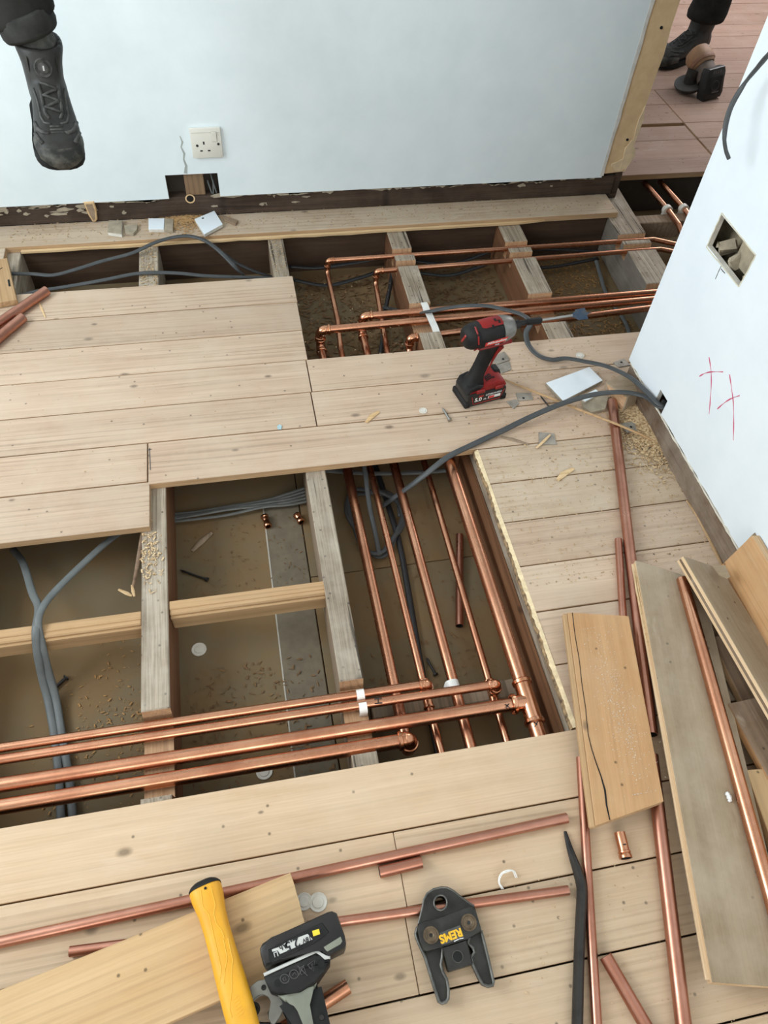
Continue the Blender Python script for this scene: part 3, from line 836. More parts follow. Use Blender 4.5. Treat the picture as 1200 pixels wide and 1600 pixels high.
def tee(c, axis, branch, r, parent, arm=None):
    arm = arm or r * 2.6
    axis = Vector(axis).normalized(); branch = Vector(branch).normalized()
    bm = bmesh.new()
    tube(bm, [c - axis * arm, c + axis * arm], r * 1.13, 18)
    tube(bm, [c, c + branch * arm * 0.75], [r * 1.10, r * 1.02], 18)
    for d in (axis, -axis, branch):
        k = 0.75 if d is branch else 1
        m = basis(c + d * arm * k, d, z=(0.3, 0.2, 1))
        lathe(bm, [(-0.55 * r, r * 1.13), (-0.45 * r, r * 1.30), (-0.05 * r, r * 1.36), (0.10 * r, r * 1.22), (0.10 * r, r)], m, 18, caps=False)
    return obj('tee', bm, cu_bright, parent, smooth=True)
def run(label, pts, r, bends=(), rad=None, group=None, mat=cu, n=18):
    """a pipe through the points; bends: indices of corners that carry a press elbow"""
    pts = [Vector(p) for p in pts]
    base = min(pts, key=lambda p: p.z)
    t = thing('copper_pipe', label, 'pipe', (base.x, base.y, base.z - r), group)
    bm = bmesh.new()
    tube(bm, fillet(pts, rad or r * 2.1, 8), r, n)
    obj('tube', bm, mat, t, smooth=True)
    for i in bends: fitting(pts[i], pts[i - 1], pts[i + 1], r, t)
    return t
def mark_on(t, px, py, pt, s, size, ax, ay, name='ink_mark'):
    m = basis(pt, ax, y=ay)
    return text(name, s, size, m, ink, t, depth=0.0003)

ZN = -0.045
rA, rB, rC, rD = 0.0098, 0.0103, 0.0150, 0.0155
camdir = lambda p: (CAMP - p).normalized()
# the four runs crossing the near end of the lower hole
XW = -1.3
p1 = Vector((0.300, 0.672, ZN)); p2 = Vector((0.452, 0.646, ZN)); p3 = Vector((0.505, 0.594, ZN)); p4 = Vector((0.224, 0.555, ZN))
q1, q2, q3, q4 = (Vector((XW, p1.y + 0.012, ZN)), Vector((XW, p2.y + 0.012, ZN)), Vector((XW, p3.y + 0.012, ZN)), Vector((XW, p4.y + 0.005, ZN)))
ZL = -0.100
t1 = run('thin copper pipe, farthest of four crossing near the front of the open floor', [q1, p1 + Vector((0.014, 0, 0)), Vector((0.314, 0.672, ZL + 0.012))], rA, (1,), group=None)
t2 = run('thin copper pipe marked H, second of four crossing near the front of the open floor', [q2, p2 + Vector((0.014, 0, 0)), Vector((0.466, 0.646, ZL + 0.012))], rB, (1,))
t3 = run('thick copper pipe teed into the widest pipe, third of four crossing the open floor', [q3, p3], rC)
t4 = run('thick copper pipe with end elbow, nearest of four crossing the open floor', [q4, p4 + Vector((0.022, 0, 0)), Vector((0.246, 0.553, ZL + 0.005))], rD, (1,))
for tt, pth, s in ((t2, P3(592, 1095, ZN + rB), 'H'), (t3, P3(793, 1102, ZN + rC), 'x')):
    c = camdir(pth); ax = Vector((1, 0, 0)) if s == 'x' else Vector((0.1, 1, 0))
    mark_on(tt, 0, 0, pth + c * 0.0018, s, 0.024 if s == 'H' else 0.022, ax, c.cross(ax))
# the five runs lying lengthwise
JX = [0.245, 0.313, 0.381, 0.466, 0.521]
hall_x = 2.6
l1 = run('copper pipe lying lengthwise beside the middle joist, ending under the thick elbow', [(0.246, 0.565, ZL), (0.243, 1.915, ZL - 0.01), (0.243, 1.915, ZN), (1.415, 1.938, ZN), (hall_x, 1.96, ZN)], 0.0132, (1, 2), rad=0.026)
l2 = run('thin copper pipe lying lengthwise, second from the middle joist in the hole', [(0.322, 0.25, ZL), (0.313, 0.72, ZL), (0.308, 1.375, ZL), (0.304, 1.88, ZL), (0.316, 2.02, ZL + 0.004), (0.319, 2.288, -0.095), (0.320, 2.289, ZN), (1.44, 2.291, ZN), (1.56, 2.29, ZN), (1.66, 2.235, ZN), (hall_x, 2.1, ZN)], 0.0088, (6,), rad=0.022)
l3 = run('copper pipe lying lengthwise in the middle of five, held by a white clip', [(0.386, 0.25, ZL), (0.378, 1.382, ZL), (0.390, 1.968, ZL - 0.01), (0.390, 1.968, ZN), (1.444, 1.975, ZN), (hall_x, 1.99, ZN)], 0.0128, (2, 3), rad=0.026)
l4 = run('thin copper pipe lying lengthwise next to the widest pipe in the hole', [(0.466, 0.25, ZL), (0.466, 1.37, ZL), (0.452, 1.848, ZL), (0.479, 2.206, -0.095), (0.480, 2.208, ZN), (1.456, 2.226, ZN), (1.56, 2.226, ZN), (1.64, 2.185, ZN), (hall_x, 2.05, ZN)], 0.0088, (4,), rad=0.022)
l5 = run('widest copper pipe in the hole, lying along the splintered board edge', [(0.5235, 0.25, ZN), (0.519, 1.50, ZN)], 0.0172, ())
bm = bmesh.new()
c5 = [Vector(p) for p in ((0.519, 1.49, ZN), (0.519, 1.60, ZN - 0.005), (0.521, 1.838, ZN - 0.052), (0.521, 1.842, ZN), (1.379, 1.895, ZN), (hall_x, 1.93, ZN))]
tube(bm, fillet(c5, 0.026, 8), 0.0112, 18)
obj('tube', bm, cu, l5, smooth=True)
fitting(c5[3], c5[2], c5[4], 0.0112, l5)
for t, c, r in ((l2, Vector((0.314, 0.672, ZL)), 0.0084), (l4, Vector((0.466, 0.646, ZL)), 0.0084)):
    tee(c, (0, 1, 0), (0, 0, 1), r * 1.15, t, 0.034)
tee(Vector((0.523, 0.594, ZN)), (0, 1, 0), (-1, 0, 0), 0.0172, l5, 0.050)
fitting(Vector((0.246, 0.553, ZL)), Vector((0.246, 0.553, ZN)), Vector((0.246, 1.0, ZL)), 0.0125, l1)
for px, py, s, ax in ((815, 1062, 'c', (0, 1, 0)), (838, 1130, 'x', (1, 0, 0))):
    p = P3(px, py, ZN + 0.0172); c = camdir(p); ax = Vector(ax)
    mark_on(l5, px, py, p + c * 0.0006, s, 0.024, ax, c.cross(ax))
# pipes rising in the hall void, with clips
for k, (x, y0) in enumerate(((1.69, 1.75), (1.76, 1.75))):
    t = run(('copper pipe nearer the plaster strip, going under the hall floor', 'copper pipe farther from the plaster strip, going under the hall floor')[k],
            [(x, 2.06, -0.076), (x, 2.25, -0.070), (x, 2.36, -0.034), (x, 2.45, -0.032), (x + 0.004, 3.3, -0.075)], 0.0105)
    c = thing('pipe_clip', ('white ring clip on the hall pipe nearer the plaster strip', 'white ring clip on the hall pipe farther from the plaster strip')[k], 'clip', (x, 2.47, -0.045), 'clips in the hall void')
    bm = bmesh.new()
    tube(bm, [(x, 2.455, -0.0345), (x, 2.475, -0.0355)], 0.019, 16)
    box(bm, (x - 0.014, 2.455, -0.062), (x + 0.014, 2.475, -0.045))
    obj('ring', bm, cap_pl, c, smooth=True)
# saddle clips
def saddle(px, py, z, r, along, lab, w=0.017, mat=white_pl):
    p = at(px, py, z)
    t = thing('pipe_clip', lab, 'clip', (p.x, p.y, p.z - r), 'white saddle clips')
    bm = bmesh.new()
    m = basis(p, along, z=(0, 0, 1))
    tube(bm, [m @ Vector((-w / 2, 0, 0)), m @ Vector((w / 2, 0, 0))], r * 1.28, 16)
    box(bm, (-w / 2, -r * 1.3, -r * 1.55), (w / 2, r * 1.3, -0.2 * r), m, bev=0.001)
    obj('saddle', bm, mat, t, smooth=True)
    return t
saddle(563, 1086, ZN, rA, (1, 0, 0), 'white saddle clip on the farthest thin pipe over the middle joist')
saddle(567, 1106, ZN, rB, (1, 0, 0), 'white saddle clip on the pipe marked H over the middle joist')
saddle(707, 1072, ZL, 0.0128, (0, 1, 0), 'white clip holding the middle lengthwise pipe on a low batten', 0.02)
t = thing('pipe_strap', 'white plastic strap over three thick pipes at the third joist', 'strap', (0.605, 1.9, -0.05))
bm = bmesh.new()
xs = 0.600
pts = [(xs - 0.004, 2.005, -0.032), (xs - 0.002, 1.995, -0.027), (xs, 1.975, -0.0265), (xs + 0.002, 1.955, -0.033), (xs + 0.003, 1.94, -0.0285), (xs + 0.005, 1.92, -0.030), (xs + 0.007, 1.90, -0.033), (xs + 0.008, 1.87, -0.031), (xs + 0.009, 1.845, -0.034)]
R = []
for p in smooth_path(pts, 3):
    R.append([p + Vector((-0.011, 0, -0.0015)), p + Vector((0.011, 0, -0.0015)), p + Vector((0.011, 0, 0.002)), p + Vector((-0.011, 0, 0.002))])
loft(bm, R)
obj('strap', bm, white_pl, t)

# ------------------------------------------------------------------ loose pipes
def loose_pipe(label, a, b, r, za=None, zb=None, group=None, mat=cu_dull, marks=()):
    za = r if za is None else za; zb = za if zb is None else zb
    A = at(*a, za) if len(a) == 2 else Vector(a); B = at(*b, zb) if len(b) == 2 else Vector(b)
    mid = (A + B) / 2
    t = thing('loose_pipe', label, 'pipe', (mid.x, mid.y, min(A.z, B.z) - r), group)
    bm = bmesh.new(); tube(bm, [A, A.lerp(B, 0.33), A.lerp(B, 0.66), B], r, 20, hollow=0.88, mi_in=1)
    obj('tube', bm, [mat, hole_m], t, smooth=True)
    return t, A, B
loose_pipe('long dull copper pipe running from the wood block under the stacked boards', (956.5, 627), (1018, 1148), 0.0135, 0.0145)
loose_pipe('short copper pipe stub beside the long dull pipe at the split board', (966, 843), (975, 985), 0.0088, 0.0093)
loose_pipe('thick copper pipe coming out from under the short orange board', (1018, 1180), (1075, 1660), 0.0135, 0.0138)
loose_pipe('thin copper pipe beside the pry bar, longest at the front', (907, 1184), (936, 1660), 0.0088, 0.0092)
loose_pipe('short copper pipe slanting between the two front pipes', (946, 1494), (1042, 1660), 0.0115, 0.012)
loose_pipe('long copper pipe across the front boards, passing above the cut board', (-90, 1492), (886, 1278), 0.0098, 0.0102)
loose_pipe('short copper offcut on the front boards below the long pipe', (593, 1363), (659, 1347), 0.0105, 0.0109)
loose_pipe('copper pipe passing under the pipe press jaw', (480, 1447), (888, 1391), 0.0086, 0.009)
loose_pipe('copper pipe end sticking out under the pale cut board', (109, 1487), (300, 1462), 0.0086, 0.009)
loose_pipe('upper of two dull copper pipes at the edge of the far boards', (-75, 556), (73, 454), 0.0150, 0.0155)
loose_pipe('lower of two dull copper pipes at the edge of the far boards', (-75, 588), (36, 496), 0.0150, 0.0155)
loose_pipe('short copper pipe lying on the plasterboard under the thin pipe', (718, 836), (718, 978), 0.0105, -0.164)
# pipe on top of the long grey board (its ends rest on the board)
# press couplings
def coupling(label, a, b, r, z, cut=False, mat=cu_bright):
    A = at(*a, z + r * 1.3); B = at(*b, z + r * 1.3)
    L = (B - A).length
    t = thing('pipe_coupling', label, 'coupling', ((A.x + B.x) / 2, (A.y + B.y) / 2, z), 'loose copper couplings')
    m = basis(A, B - A, z=(0, 0, 1))
    bm = bmesh.new()
    lathe(bm, [(0.02, r * 0.8), (0, r * 0.86), (0, r * 1.2), (L * 0.05, r * 1.3), (L * 0.16, r * 1.3), (L * 0.2, r * 1.08), (L * 0.42, r * 1.08), (L * 0.47, r * 1.0), (L * 0.53, r * 1.0), (L * 0.58, r * 1.08), (L * 0.8, r * 1.08), (L * 0.84, r * 1.3), (L * 0.95, r * 1.3), (L, r * 1.2), (L, r * 0.86), (L - 0.02, r * 0.8)], m, 20, caps=False)
    obj('body', bm, mat, t, smooth=True)
    bm = bmesh.new()
    lathe(bm, [(L * 0.3, r * 0.82), (L * 0.7, r * 0.82)], m, 14)
    obj('bore', bm, hole_m, t)
    return t
t, A, B = loose_pipe('short copper coupling stub lying beyond the split orange board', (968, 1301), (978, 1341), 0.0105, 0.0125, mat=cu_bright)
bm = bmesh.new()
m = basis(B, A - B, z=(0, 0, 1)); lathe(bm, [(-0.0003, 0.0100), (-0.0003, 0.0122), (0.003, 0.0124), (0.006, 0.0120), (0.008, 0.0108), (0.009, 0.0118), (0.012, 0.0118), (0.013, 0.0105)], m, 20, caps=False)
obj('bead', bm, cu_bright, t, smooth=True)
bm = bmesh.new(); strip(bm, [m @ Vector((0.022, 0.006 * k - 0.003, math.sqrt(0.0106 ** 2 - (0.006 * k - 0.003) ** 2))) for k in range(3)][:2], 0.0022, (0, 0, 1)); obj('ink_mark', bm, ink, t)
coupling('copper coupling standing apart on the dusty plasterboard, the one nearer the front joist', (413, 806), (419, 823), 0.0085, -0.174)
coupling('copper coupling on the dusty plasterboard close to the middle joist', (463, 804), (471, 816), 0.0085, -0.174)
loose_pipe('copper pipe end with a scored ring poking out beside the black battery tool', (544, 1541), (440, 1610), 0.0118, 0.0122, mat=cu)

# ------------------------------------------------------------------ loose boards
def plank(name, label, a, b, width, mat, side=1, up=(0, 0, 1), th=0.022, group=None, tongue=0, groove=0, jag=0.0, crack=False, cat='board', edge=None, ends=None):
    """a, b: ends of one long top edge (world); the board spreads to `side` of it; tongue / groove on that edge (1) or the other (-1)"""
    a, b = Vector(a), Vector(b)
    x = (b - a); L = x.length; x.normalize()
    z = Vector(up); z = (z - x * z.dot(x)).normalized(); y = z.cross(x) * side
    if side < 0: pass
    m = Matrix((x, y, z)).transposed().to_4x4(); m.translation = a
    t = thing(name, label, cat, m @ Vector((L / 2, width / 2, -th)), group)
    bm = bmesh.new()
    n = 12
    def endx(base, yy, sgn):
        return base + sgn * (jag * (0.5 + 0.5 * noise.noise(Vector((yy * 60, base * 3, 1)))) if jag else 0)
    ring0 = [(0 + (endx(0, width * k / n, 1) if jag else 0), width * k / n) for k in range(n + 1)]
    if ends:                    # how far each of the four corners is cut back: start near / far, end near / far
        ring0 = [(p[0] + ends[0] * (1 - k / n) + ends[1] * k / n, p[1]) for k, p in enumerate(ring0)]
        ring1 = [(L - ends[2] * (1 - k / n) - ends[3] * k / n, width * k / n) for k in range(n + 1)]
    else: ring1 = [(L, width * k / n) for k in range(n + 1)]
    out = ring0[::-1] + ring1          # (0,W)->(0,0)->(L,0)->(L,W)
    prism(bm, out, -th, 0, bev=0.0011)
    bm.normal_update()
    for f in bm.faces:
        if abs(f.normal.z) < 0.5: f.material_index = 1
    obj('board', bm, [mat, edge or end_grain], t, M=m)
    if tongue:
        bm = bmesh.new(); y0, y1 = (-0.007, 0.001) if tongue == 1 else (width - 0.001, width + 0.007)
        box(bm, (0.004, y0, -th * 0.62), (L - 0.004, y1, -th * 0.34), bev=0.001)
        obj('tongue', bm, edge or end_grain, t, M=m)
    if groove:
        bm = bmesh.new(); y0, y1 = (-0.0006, 0.001) if groove == 1 else (width - 0.001, width + 0.0006)
        box(bm, (0.001, y0, -th * 0.66), (L - 0.001, y1, -th * 0.40))
        obj('groove', bm, board_brown, t, M=m)
    return t, m, L
# pale cut board at the front
A = at(457, 1362, 0.046); B = at(0, 1547, 0.044); B = A + (B - A) * 1.5
plank('floor_board_offcut', 'pale cut floorboard lying over pipes under the yellow handled tool', A, B, 0.142, board_light, side=1, jag=0.008)
# short orange board, underside up, split along its rebated edge
A = at(887, 957, 0.052); B = at(931, 1290, 0.052)
t, m, L = plank('floor_board_offcut', 'short orange board turned underside up, split along one edge', A, B, 0.139, board_orange, side=1, ends=(0, 0, 0, 0.052))
bm = bmesh.new()
box(bm, (0.0, -0.010, -0.017), (L + 0.002, 0.001, -0.004), bev=0.002)
obj('rebate', bm, batten_new, t, M=m, label='pale rebated edge')
bm = bmesh.new()
pts = [m @ Vector((x, 0.020 + 0.004 * math.sin(x * 30) - 0.010 * (1 if x < 0.2 else 1 - (x - 0.2) * 12), 0.0002)) for x in [L * k / 16 for k in range(17)]]
pts = [m @ Vector(((L - 0.4 * y) * k / 16, y, 0.0002)) for k, y in enumerate((0.0105, 0.010, 0.0095, 0.0105, 0.0115, 0.011, 0.010, 0.0105, 0.011, 0.0095, 0.009, 0.012, 0.017, 0.023, 0.027, 0.026, 0.028))]
strip(bm, pts, [0.0012] * 11 + [0.0016, 0.002, 0.0022, 0.0035, 0.003, 0.002], (0, 0, 1))
obj('split', bm, hole_m, t, label='dark split in the board')
# long grey dusty board
zb = 0.052
A = at(993, 876, zb); B = at(1113, 1535, zb)
t, m, L = plank('floor_board_offcut', 'long grey dusty board with a copper pipe lying on it', A, B, 0.150, board_grey, side=1, tongue=1, jag=0.006, ends=(-0.004, 0.04, 0, 0), edge=board_edge)
bm = bmesh.new()
for k in range(7):                      # splinters at its far corner
    x = random.uniform(0.0, 0.03); yy = random.uniform(-0.008, 0.004)
    tube(bm, [m @ Vector((x, yy, -0.006)), m @ Vector((x + 0.05, yy - 0.002, -0.004 - 0.001 * k)), m @ Vector((x + 0.10 + 0.02 * k, yy + 0.002, -0.007))], [0.0005, 0.002, 0.0006], 5)
obj('splinters', bm, fresh_cut, t, kind='stuff')
loose_pipe('thick copper pipe lying on top of the long grey board', (1066, 905), (1232, 1500), 0.0135, zb + 0.0137, mat=cu)
# boards stacked beside the right wall
A = at(1068, 869, 0.120); B = at(1178, 1058, 0.108); B = A + (B - A) * 1.9
plank('floor_board_offcut', 'grooved board on the stack with a pale edge facing the pipes', A, B, 0.118, board_grey, side=1, groove=1, edge=board_edge, up=(0.42, 0, 0.91), ends=(0, 0.03, 0, 0), jag=0.0)
p = at(1128, 893, 0.107)
t = thing('wood_splinter', 'broken pale splinter on the end of the grooved board', 'splinter', p - Vector((0, 0, 0.002)))
bm = bmesh.new(); prism(bm, [(x - p.x, y - p.y) for x, y in [at(a, b, 0.107)[:2] for a, b in ((1113, 884), (1133, 884), (1141, 902), (1136, 905), (1125, 900))]], -0.0015, 0.002, Matrix.Translation(p), bev=0.0006)
obj('chip', bm, board_grey, t)
up = Vector((-1, 0, 0.22))
A = Vector((1.052, 0.808, 0.055)); B = Vector((1.052, -0.10, 0.055))
plank('floor_board_offcut', 'orange board standing on edge against the right wall', A, B, 0.122, board_orange, side=1, up=(-1, 0, 0.20), groove=0)
A = Vector((1.080, 0.825, 0.030)); B = Vector((1.080, -0.10, 0.030))
plank('floor_board_offcut', 'grey board standing behind the orange one on the right wall', A, B, 0.132, board_grey, side=1, up=(-1, 0, 0.15), th=0.016)
A = at(1138, 1100, 0.055); B = at(1192, 1199, 0.055); B = A + (B - A) * 1.2
plank('floor_board_offcut', 'short brown board end under the grooved board', A, B, 0.135, board_brown, side=1, edge=board_orange)
A = at(1166, 1203, 0.05); B = at(1262, 1475, 0.05)
plank('floor_board_offcut', 'pale board at the picture edge beside the pipe on the grey board', A, B, 0.135, board_light, side=1)
A = at(1112, 996, 0.045); B = at(1160, 1095, 0.030)
plank('floor_board_offcut', 'dark board end showing in the gap below the grooved board', A, B, 0.13, board_brown, side=1)
# bright short board at the left edge
A = at(11, 403, 0.020); B = at(26, 468, 0.020)
t, m, L = plank('floor_board_offcut', 'bright new board end beside the two dull pipes', A, B, 0.16, batten_new, side=-1, th=0.018)
bm = bmesh.new()
strip(bm, [m @ Vector((0.05, 0.02, 0)), m @ Vector((0.06, 0.035, 0)), m @ Vector((0.062, 0.05, 0))], 0.003, (0, 0, 1))
obj('saw_mark', bm, hole_m, t)
bm = bmesh.new(); strip(bm, [m @ Vector((L * 0.52, 0.010, 0)), m @ Vector((L * 0.68, 0.011, 0))], 0.006, (0, 0, 1))
obj('saw_mark', bm, hole_m, t)

# ------------------------------------------------------------------ wall socket
def socket():
    c = aty(322.5, 221.5, WY)
    t = thing('wall_socket', 'white switched wall socket above the sawn hole', 'socket', (c.x, WY, c.z - 0.05))
    # the plate's own frame: x right, y up, z towards the room
    m = Matrix(((1, 0, 0, c.x), (0, 0, -1, WY - 0.0005), (0, 1, 0, c.z), (0, 0, 0, 1)))
    h = 0.0495
    bm = bmesh.new(); box(bm, (-h, -h, 0), (h, h, 0.010), m, bev=0.003, seg=2)
    obj('plate', bm, socket_pl, t, smooth=True)
    bm = bmesh.new(); box(bm, (-h + 0.004, 0.034, 0.0095), (h - 0.004, 0.0352, 0.0106), m)
    obj('ridge', bm, plain('socket_ridge', (0.55, 0.54, 0.48), 0.5), t)
    bm = bmesh.new(); box(bm, (0.018, 0.004, 0.0095), (0.036, 0.038, 0.0112), m, bev=0.0008)
    obj('switch_surround', bm, plain('switch_surround', (0.62, 0.60, 0.53), 0.4), t)
    bm = bmesh.new()
    R_ = m @ Matrix.Translation((0.027, 0.021, 0.0112)) @ Matrix.Rotation(0.10, 4, 'X')
    box(bm, (-0.0075, -0.0155, -0.001), (0.0075, 0.0155, 0.0022), R_, bev=0.0008)
    obj('rocker', bm, socket_pl, t)
    for (x, y, a, b) in ((-0.009, 0.001, 0.0026, 0.0048), (-0.0195, -0.0245, 0.0042, 0.0022), (0.0055, -0.0245, 0.0042, 0.0022)):
        bm = bmesh.new(); box(bm, (x - a, y - b, 0.0095), (x + a, y + b, 0.0103), m); obj('pin_hole', bm, hole_m, t)
    for x in (-0.031, 0.038):
        bm = bmesh.new(); lathe(bm, [(0, 0.0045), (0.0012, 0.004), (0.0012, 0.0015), (0.0008, 0.001)], m @ Matrix.Translation((x, -0.007 if x < 0 else -0.004, 0.0097)) @ Matrix.Rotation(-PI / 2, 4, 'Y'), 12)
        obj('screw', bm, steel_dark, t)
socket()

# ------------------------------------------------------------------ cables
def cable(label, pts, r, mat, flat=0.5, sub=8, cat='cable', group=None, n=10):
    P = smooth_path(pts, sub)
    bm = bmesh.new(); tube(bm, P, r, n, flat=flat, upfix=True)
    o = obj('cable', bm, mat, smooth='all')
    return tag(o, label, cat, group)
rc = 0.0088
cable('grey flat cable from the wall hole arching down into the lower hole', [Vector((1.122, 1.322, 0.096)), at(1031, 636, 0.102), at(1008, 620, 0.075), at(975, 613, 0.062), at(930, 616, 0.052), at(880, 630, 0.040), at(830, 651, 0.026), at(785, 673, 0.012), at(740, 694, 0.008), at(700, 714, 0.004), at(665, 741, -0.030), at(640, 760, -0.070), at(615, 778, -0.12), at(596, 792, -0.160)], rc, cable_m)
cable('grey flat cable from the wall hole curling round behind the drill bit', [Vector((1.122, 1.305, 0.096)), at(1029, 631, 0.108), at(1010, 612, 0.098), at(985, 590, 0.085), at(950, 573, 0.060), at(915, 565, 0.040), at(885, 560, 0.018), at(862, 562, 0.010), at(841, 555, 0.010), at(826, 539, 0.020), at(822, 520, 0.040), at(829, 504, 0.060), at(816, 492, 0.065), at(790, 484, 0.060), at(760, 478, 0.05), at(725, 478, 0.03), at(695, 482, 0.0), at(668, 487, -0.020), at(640, 489, -0.09), at(600, 480, -0.15)], rc, cable_m)
cable('grey cable end hanging in front of the right wall', [atx(1262, 30, 1.05), atx(1228, 58, 1.05), atx(1202, 84, 1.045), atx(1185, 104, 1.05), atx(1163, 131, 1.045), atx(1144, 163, 1.03), atx(1135, 190, 1.02), atx(1132, 215, 1.02), atx(1134, 234, 1.03), atx(1139, 248, 1.04)], 0.0055, cable_m, flat=0.7)
cable('first light grey cable draped over the new noggin by the weathered joist', [at(20, 858, -0.150), at(36, 880, -0.11), at(50, 925, -0.05), at(60, 950, -0.030), at(56, 985, -0.022), at(58, 1020, -0.06), at(66, 1060, -0.12), at(75, 1095, -0.150), at(85, 1150, -0.160), at(92, 1215, -0.162), at(96, 1300, -0.162)], 0.0092, cable_l)
cable('second light grey cable draped over the new noggin from under the boards', [at(208, 800, -0.10), at(190, 828, -0.075), at(160, 853, -0.060), at(120, 890, -0.045), at(85, 925, -0.032), at(66, 950, -0.018), at(59, 975, -0.018), at(66, 1010, -0.05), at(76, 1050, -0.11), at(87, 1090, -0.150), at(97, 1150, -0.160), at(108, 1215, -0.161), at(116, 1300, -0.162)], 0.0092, cable_l)
cable('upper dark grey cable looping over the far board strip', [at(-60, 424, -0.03), at(14, 427, -0.02), at(50, 428, -0.03), at(82, 430, -0.03), at(115, 422, -0.025), at(160, 408, -0.015), at(205, 396, -0.005), at(240, 380, 0.008), at(270, 371, 0.014), at(295, 369, 0.016), at(318, 375, 0.012), at(338, 388, -0.005), at(355, 404, -0.022), at(372, 422, -0.05), at(388, 436, -0.10)], 0.0085, cable_m)
cable('lower dark grey cable crossing the joists at the far boards', [at(-40, 470, -0.02), at(28, 462, -0.02), at(60, 455, -0.022), at(110, 447, -0.022), at(160, 438, -0.014), at(210, 428, -0.012), at(240, 426, -0.012), at(280, 427, -0.014), at(320, 431, -0.022), at(370, 433, -0.035), at(420, 434, -0.07), at(460, 436, -0.13)], 0.0085, cable_m)
cable('dark cable behind the loop, running down into the far void', [at(322, 378, 0.002), at(345, 393, -0.030), at(370, 411, -0.06), at(398, 424, -0.08), at(424, 432, -0.10), at(445, 437, -0.13)], 0.0075, cable_b)
cable('black cable along the back of the far bay, upper one', [(0.19, 2.38, -0.12), (0.30, 2.375, -0.13), (0.45, 2.385, -0.125), (0.57, 2.39, -0.12), (0.80, 2.36, -0.14), (1.0, 2.39, -0.11), (1.2, 2.38, -0.12), (1.39, 2.36, -0.13)], 0.009, cable_b)
cable('black cable along the back of the far bay, lower one', [(0.19, 2.33, -0.14), (0.32, 2.30, -0.155), (0.45, 2.32, -0.145), (0.57, 2.35, -0.14), (0.78, 2.31, -0.155), (0.98, 2.34, -0.13), (1.15, 2.31, -0.15), (1.38, 2.33, -0.14)], 0.009, cable_b)
cable('black cable dropping beside the third joist in the far bay', [(0.56, 2.30, -0.12), (0.535, 2.22, -0.13), (0.50, 2.12, -0.155), (0.47, 2.0, -0.164), (0.43, 1.85, -0.164), (0.43, 1.72, -0.164)], 0.008, cable_b)
cable('black cable in the bay before the last joist', [at(930, 402, -0.14), at(938, 430, -0.155), at(948, 460, -0.164), at(975, 500, -0.164), at(985, 525, -0.164)], 0.008, cable_l)
cable('black cable lying along the plasterboard between the lengthwise pipes', [(0.335, 1.48, -0.163), (0.345, 1.30, -0.164), (0.352, 1.15, -0.164), (0.345, 1.0, -0.164), (0.335, 0.85, -0.164), (0.325, 0.66, -0.164), (0.32, 0.45, -0.164)], 0.0082, cable_b)
for k in range(5):
    rk = random.Random(k + 3); jj = lambda: rk.uniform(-0.006, 0.006)
    cable('one of the five light grey cables bundled under the middle boards', [(-0.30, 1.335 - 0.007 * k, -0.166), (-0.20, 1.332 - 0.008 * k + jj(), -0.164 + 0.002 * k), (-0.10, 1.335 - 0.007 * k + jj(), -0.164 + 0.002 * ((k * 3) % 5)), (0.0, 1.342 - 0.008 * k + jj(), -0.163 + 0.002 * k), (0.07, 1.352 - 0.010 * k, -0.158), (0.122, 1.36 - 0.010 * k, -0.150 - 0.003 * k)], 0.0046, cable_d, group='bundled grey cables')
coil = []
for k in range(34):
    th = 2 * PI * k / 15; rr = 0.085 + 0.012 * math.sin(k * 1.3)
    c = at(585, 805, -0.155)
    coil.append((c.x + rr * 0.85 * math.cos(th), c.y + rr * 1.3 * math.sin(th) - 0.01, -0.163 + 0.012 * (k / 34) + 0.004 * math.sin(k)))
cable('dark grey coil of cable behind the lengthwise pipes', coil, 0.0068, cable_m, sub=5)
cable('grey cable tail hanging inside the coil behind the pipes', [(0.285, 1.44, -0.06), (0.290, 1.35, -0.09), (0.285, 1.25, -0.11), (0.287, 1.16, -0.13), (0.289, 1.10, -0.155)], 0.0068, cable_m)
cable('light grey cable running under the middle boards behind the pipes', [(0.18, 1.40, -0.13), (0.30, 1.385, -0.145), (0.42, 1.36, -0.135), (0.55, 1.34, -0.12)], 0.0075, cable_l)

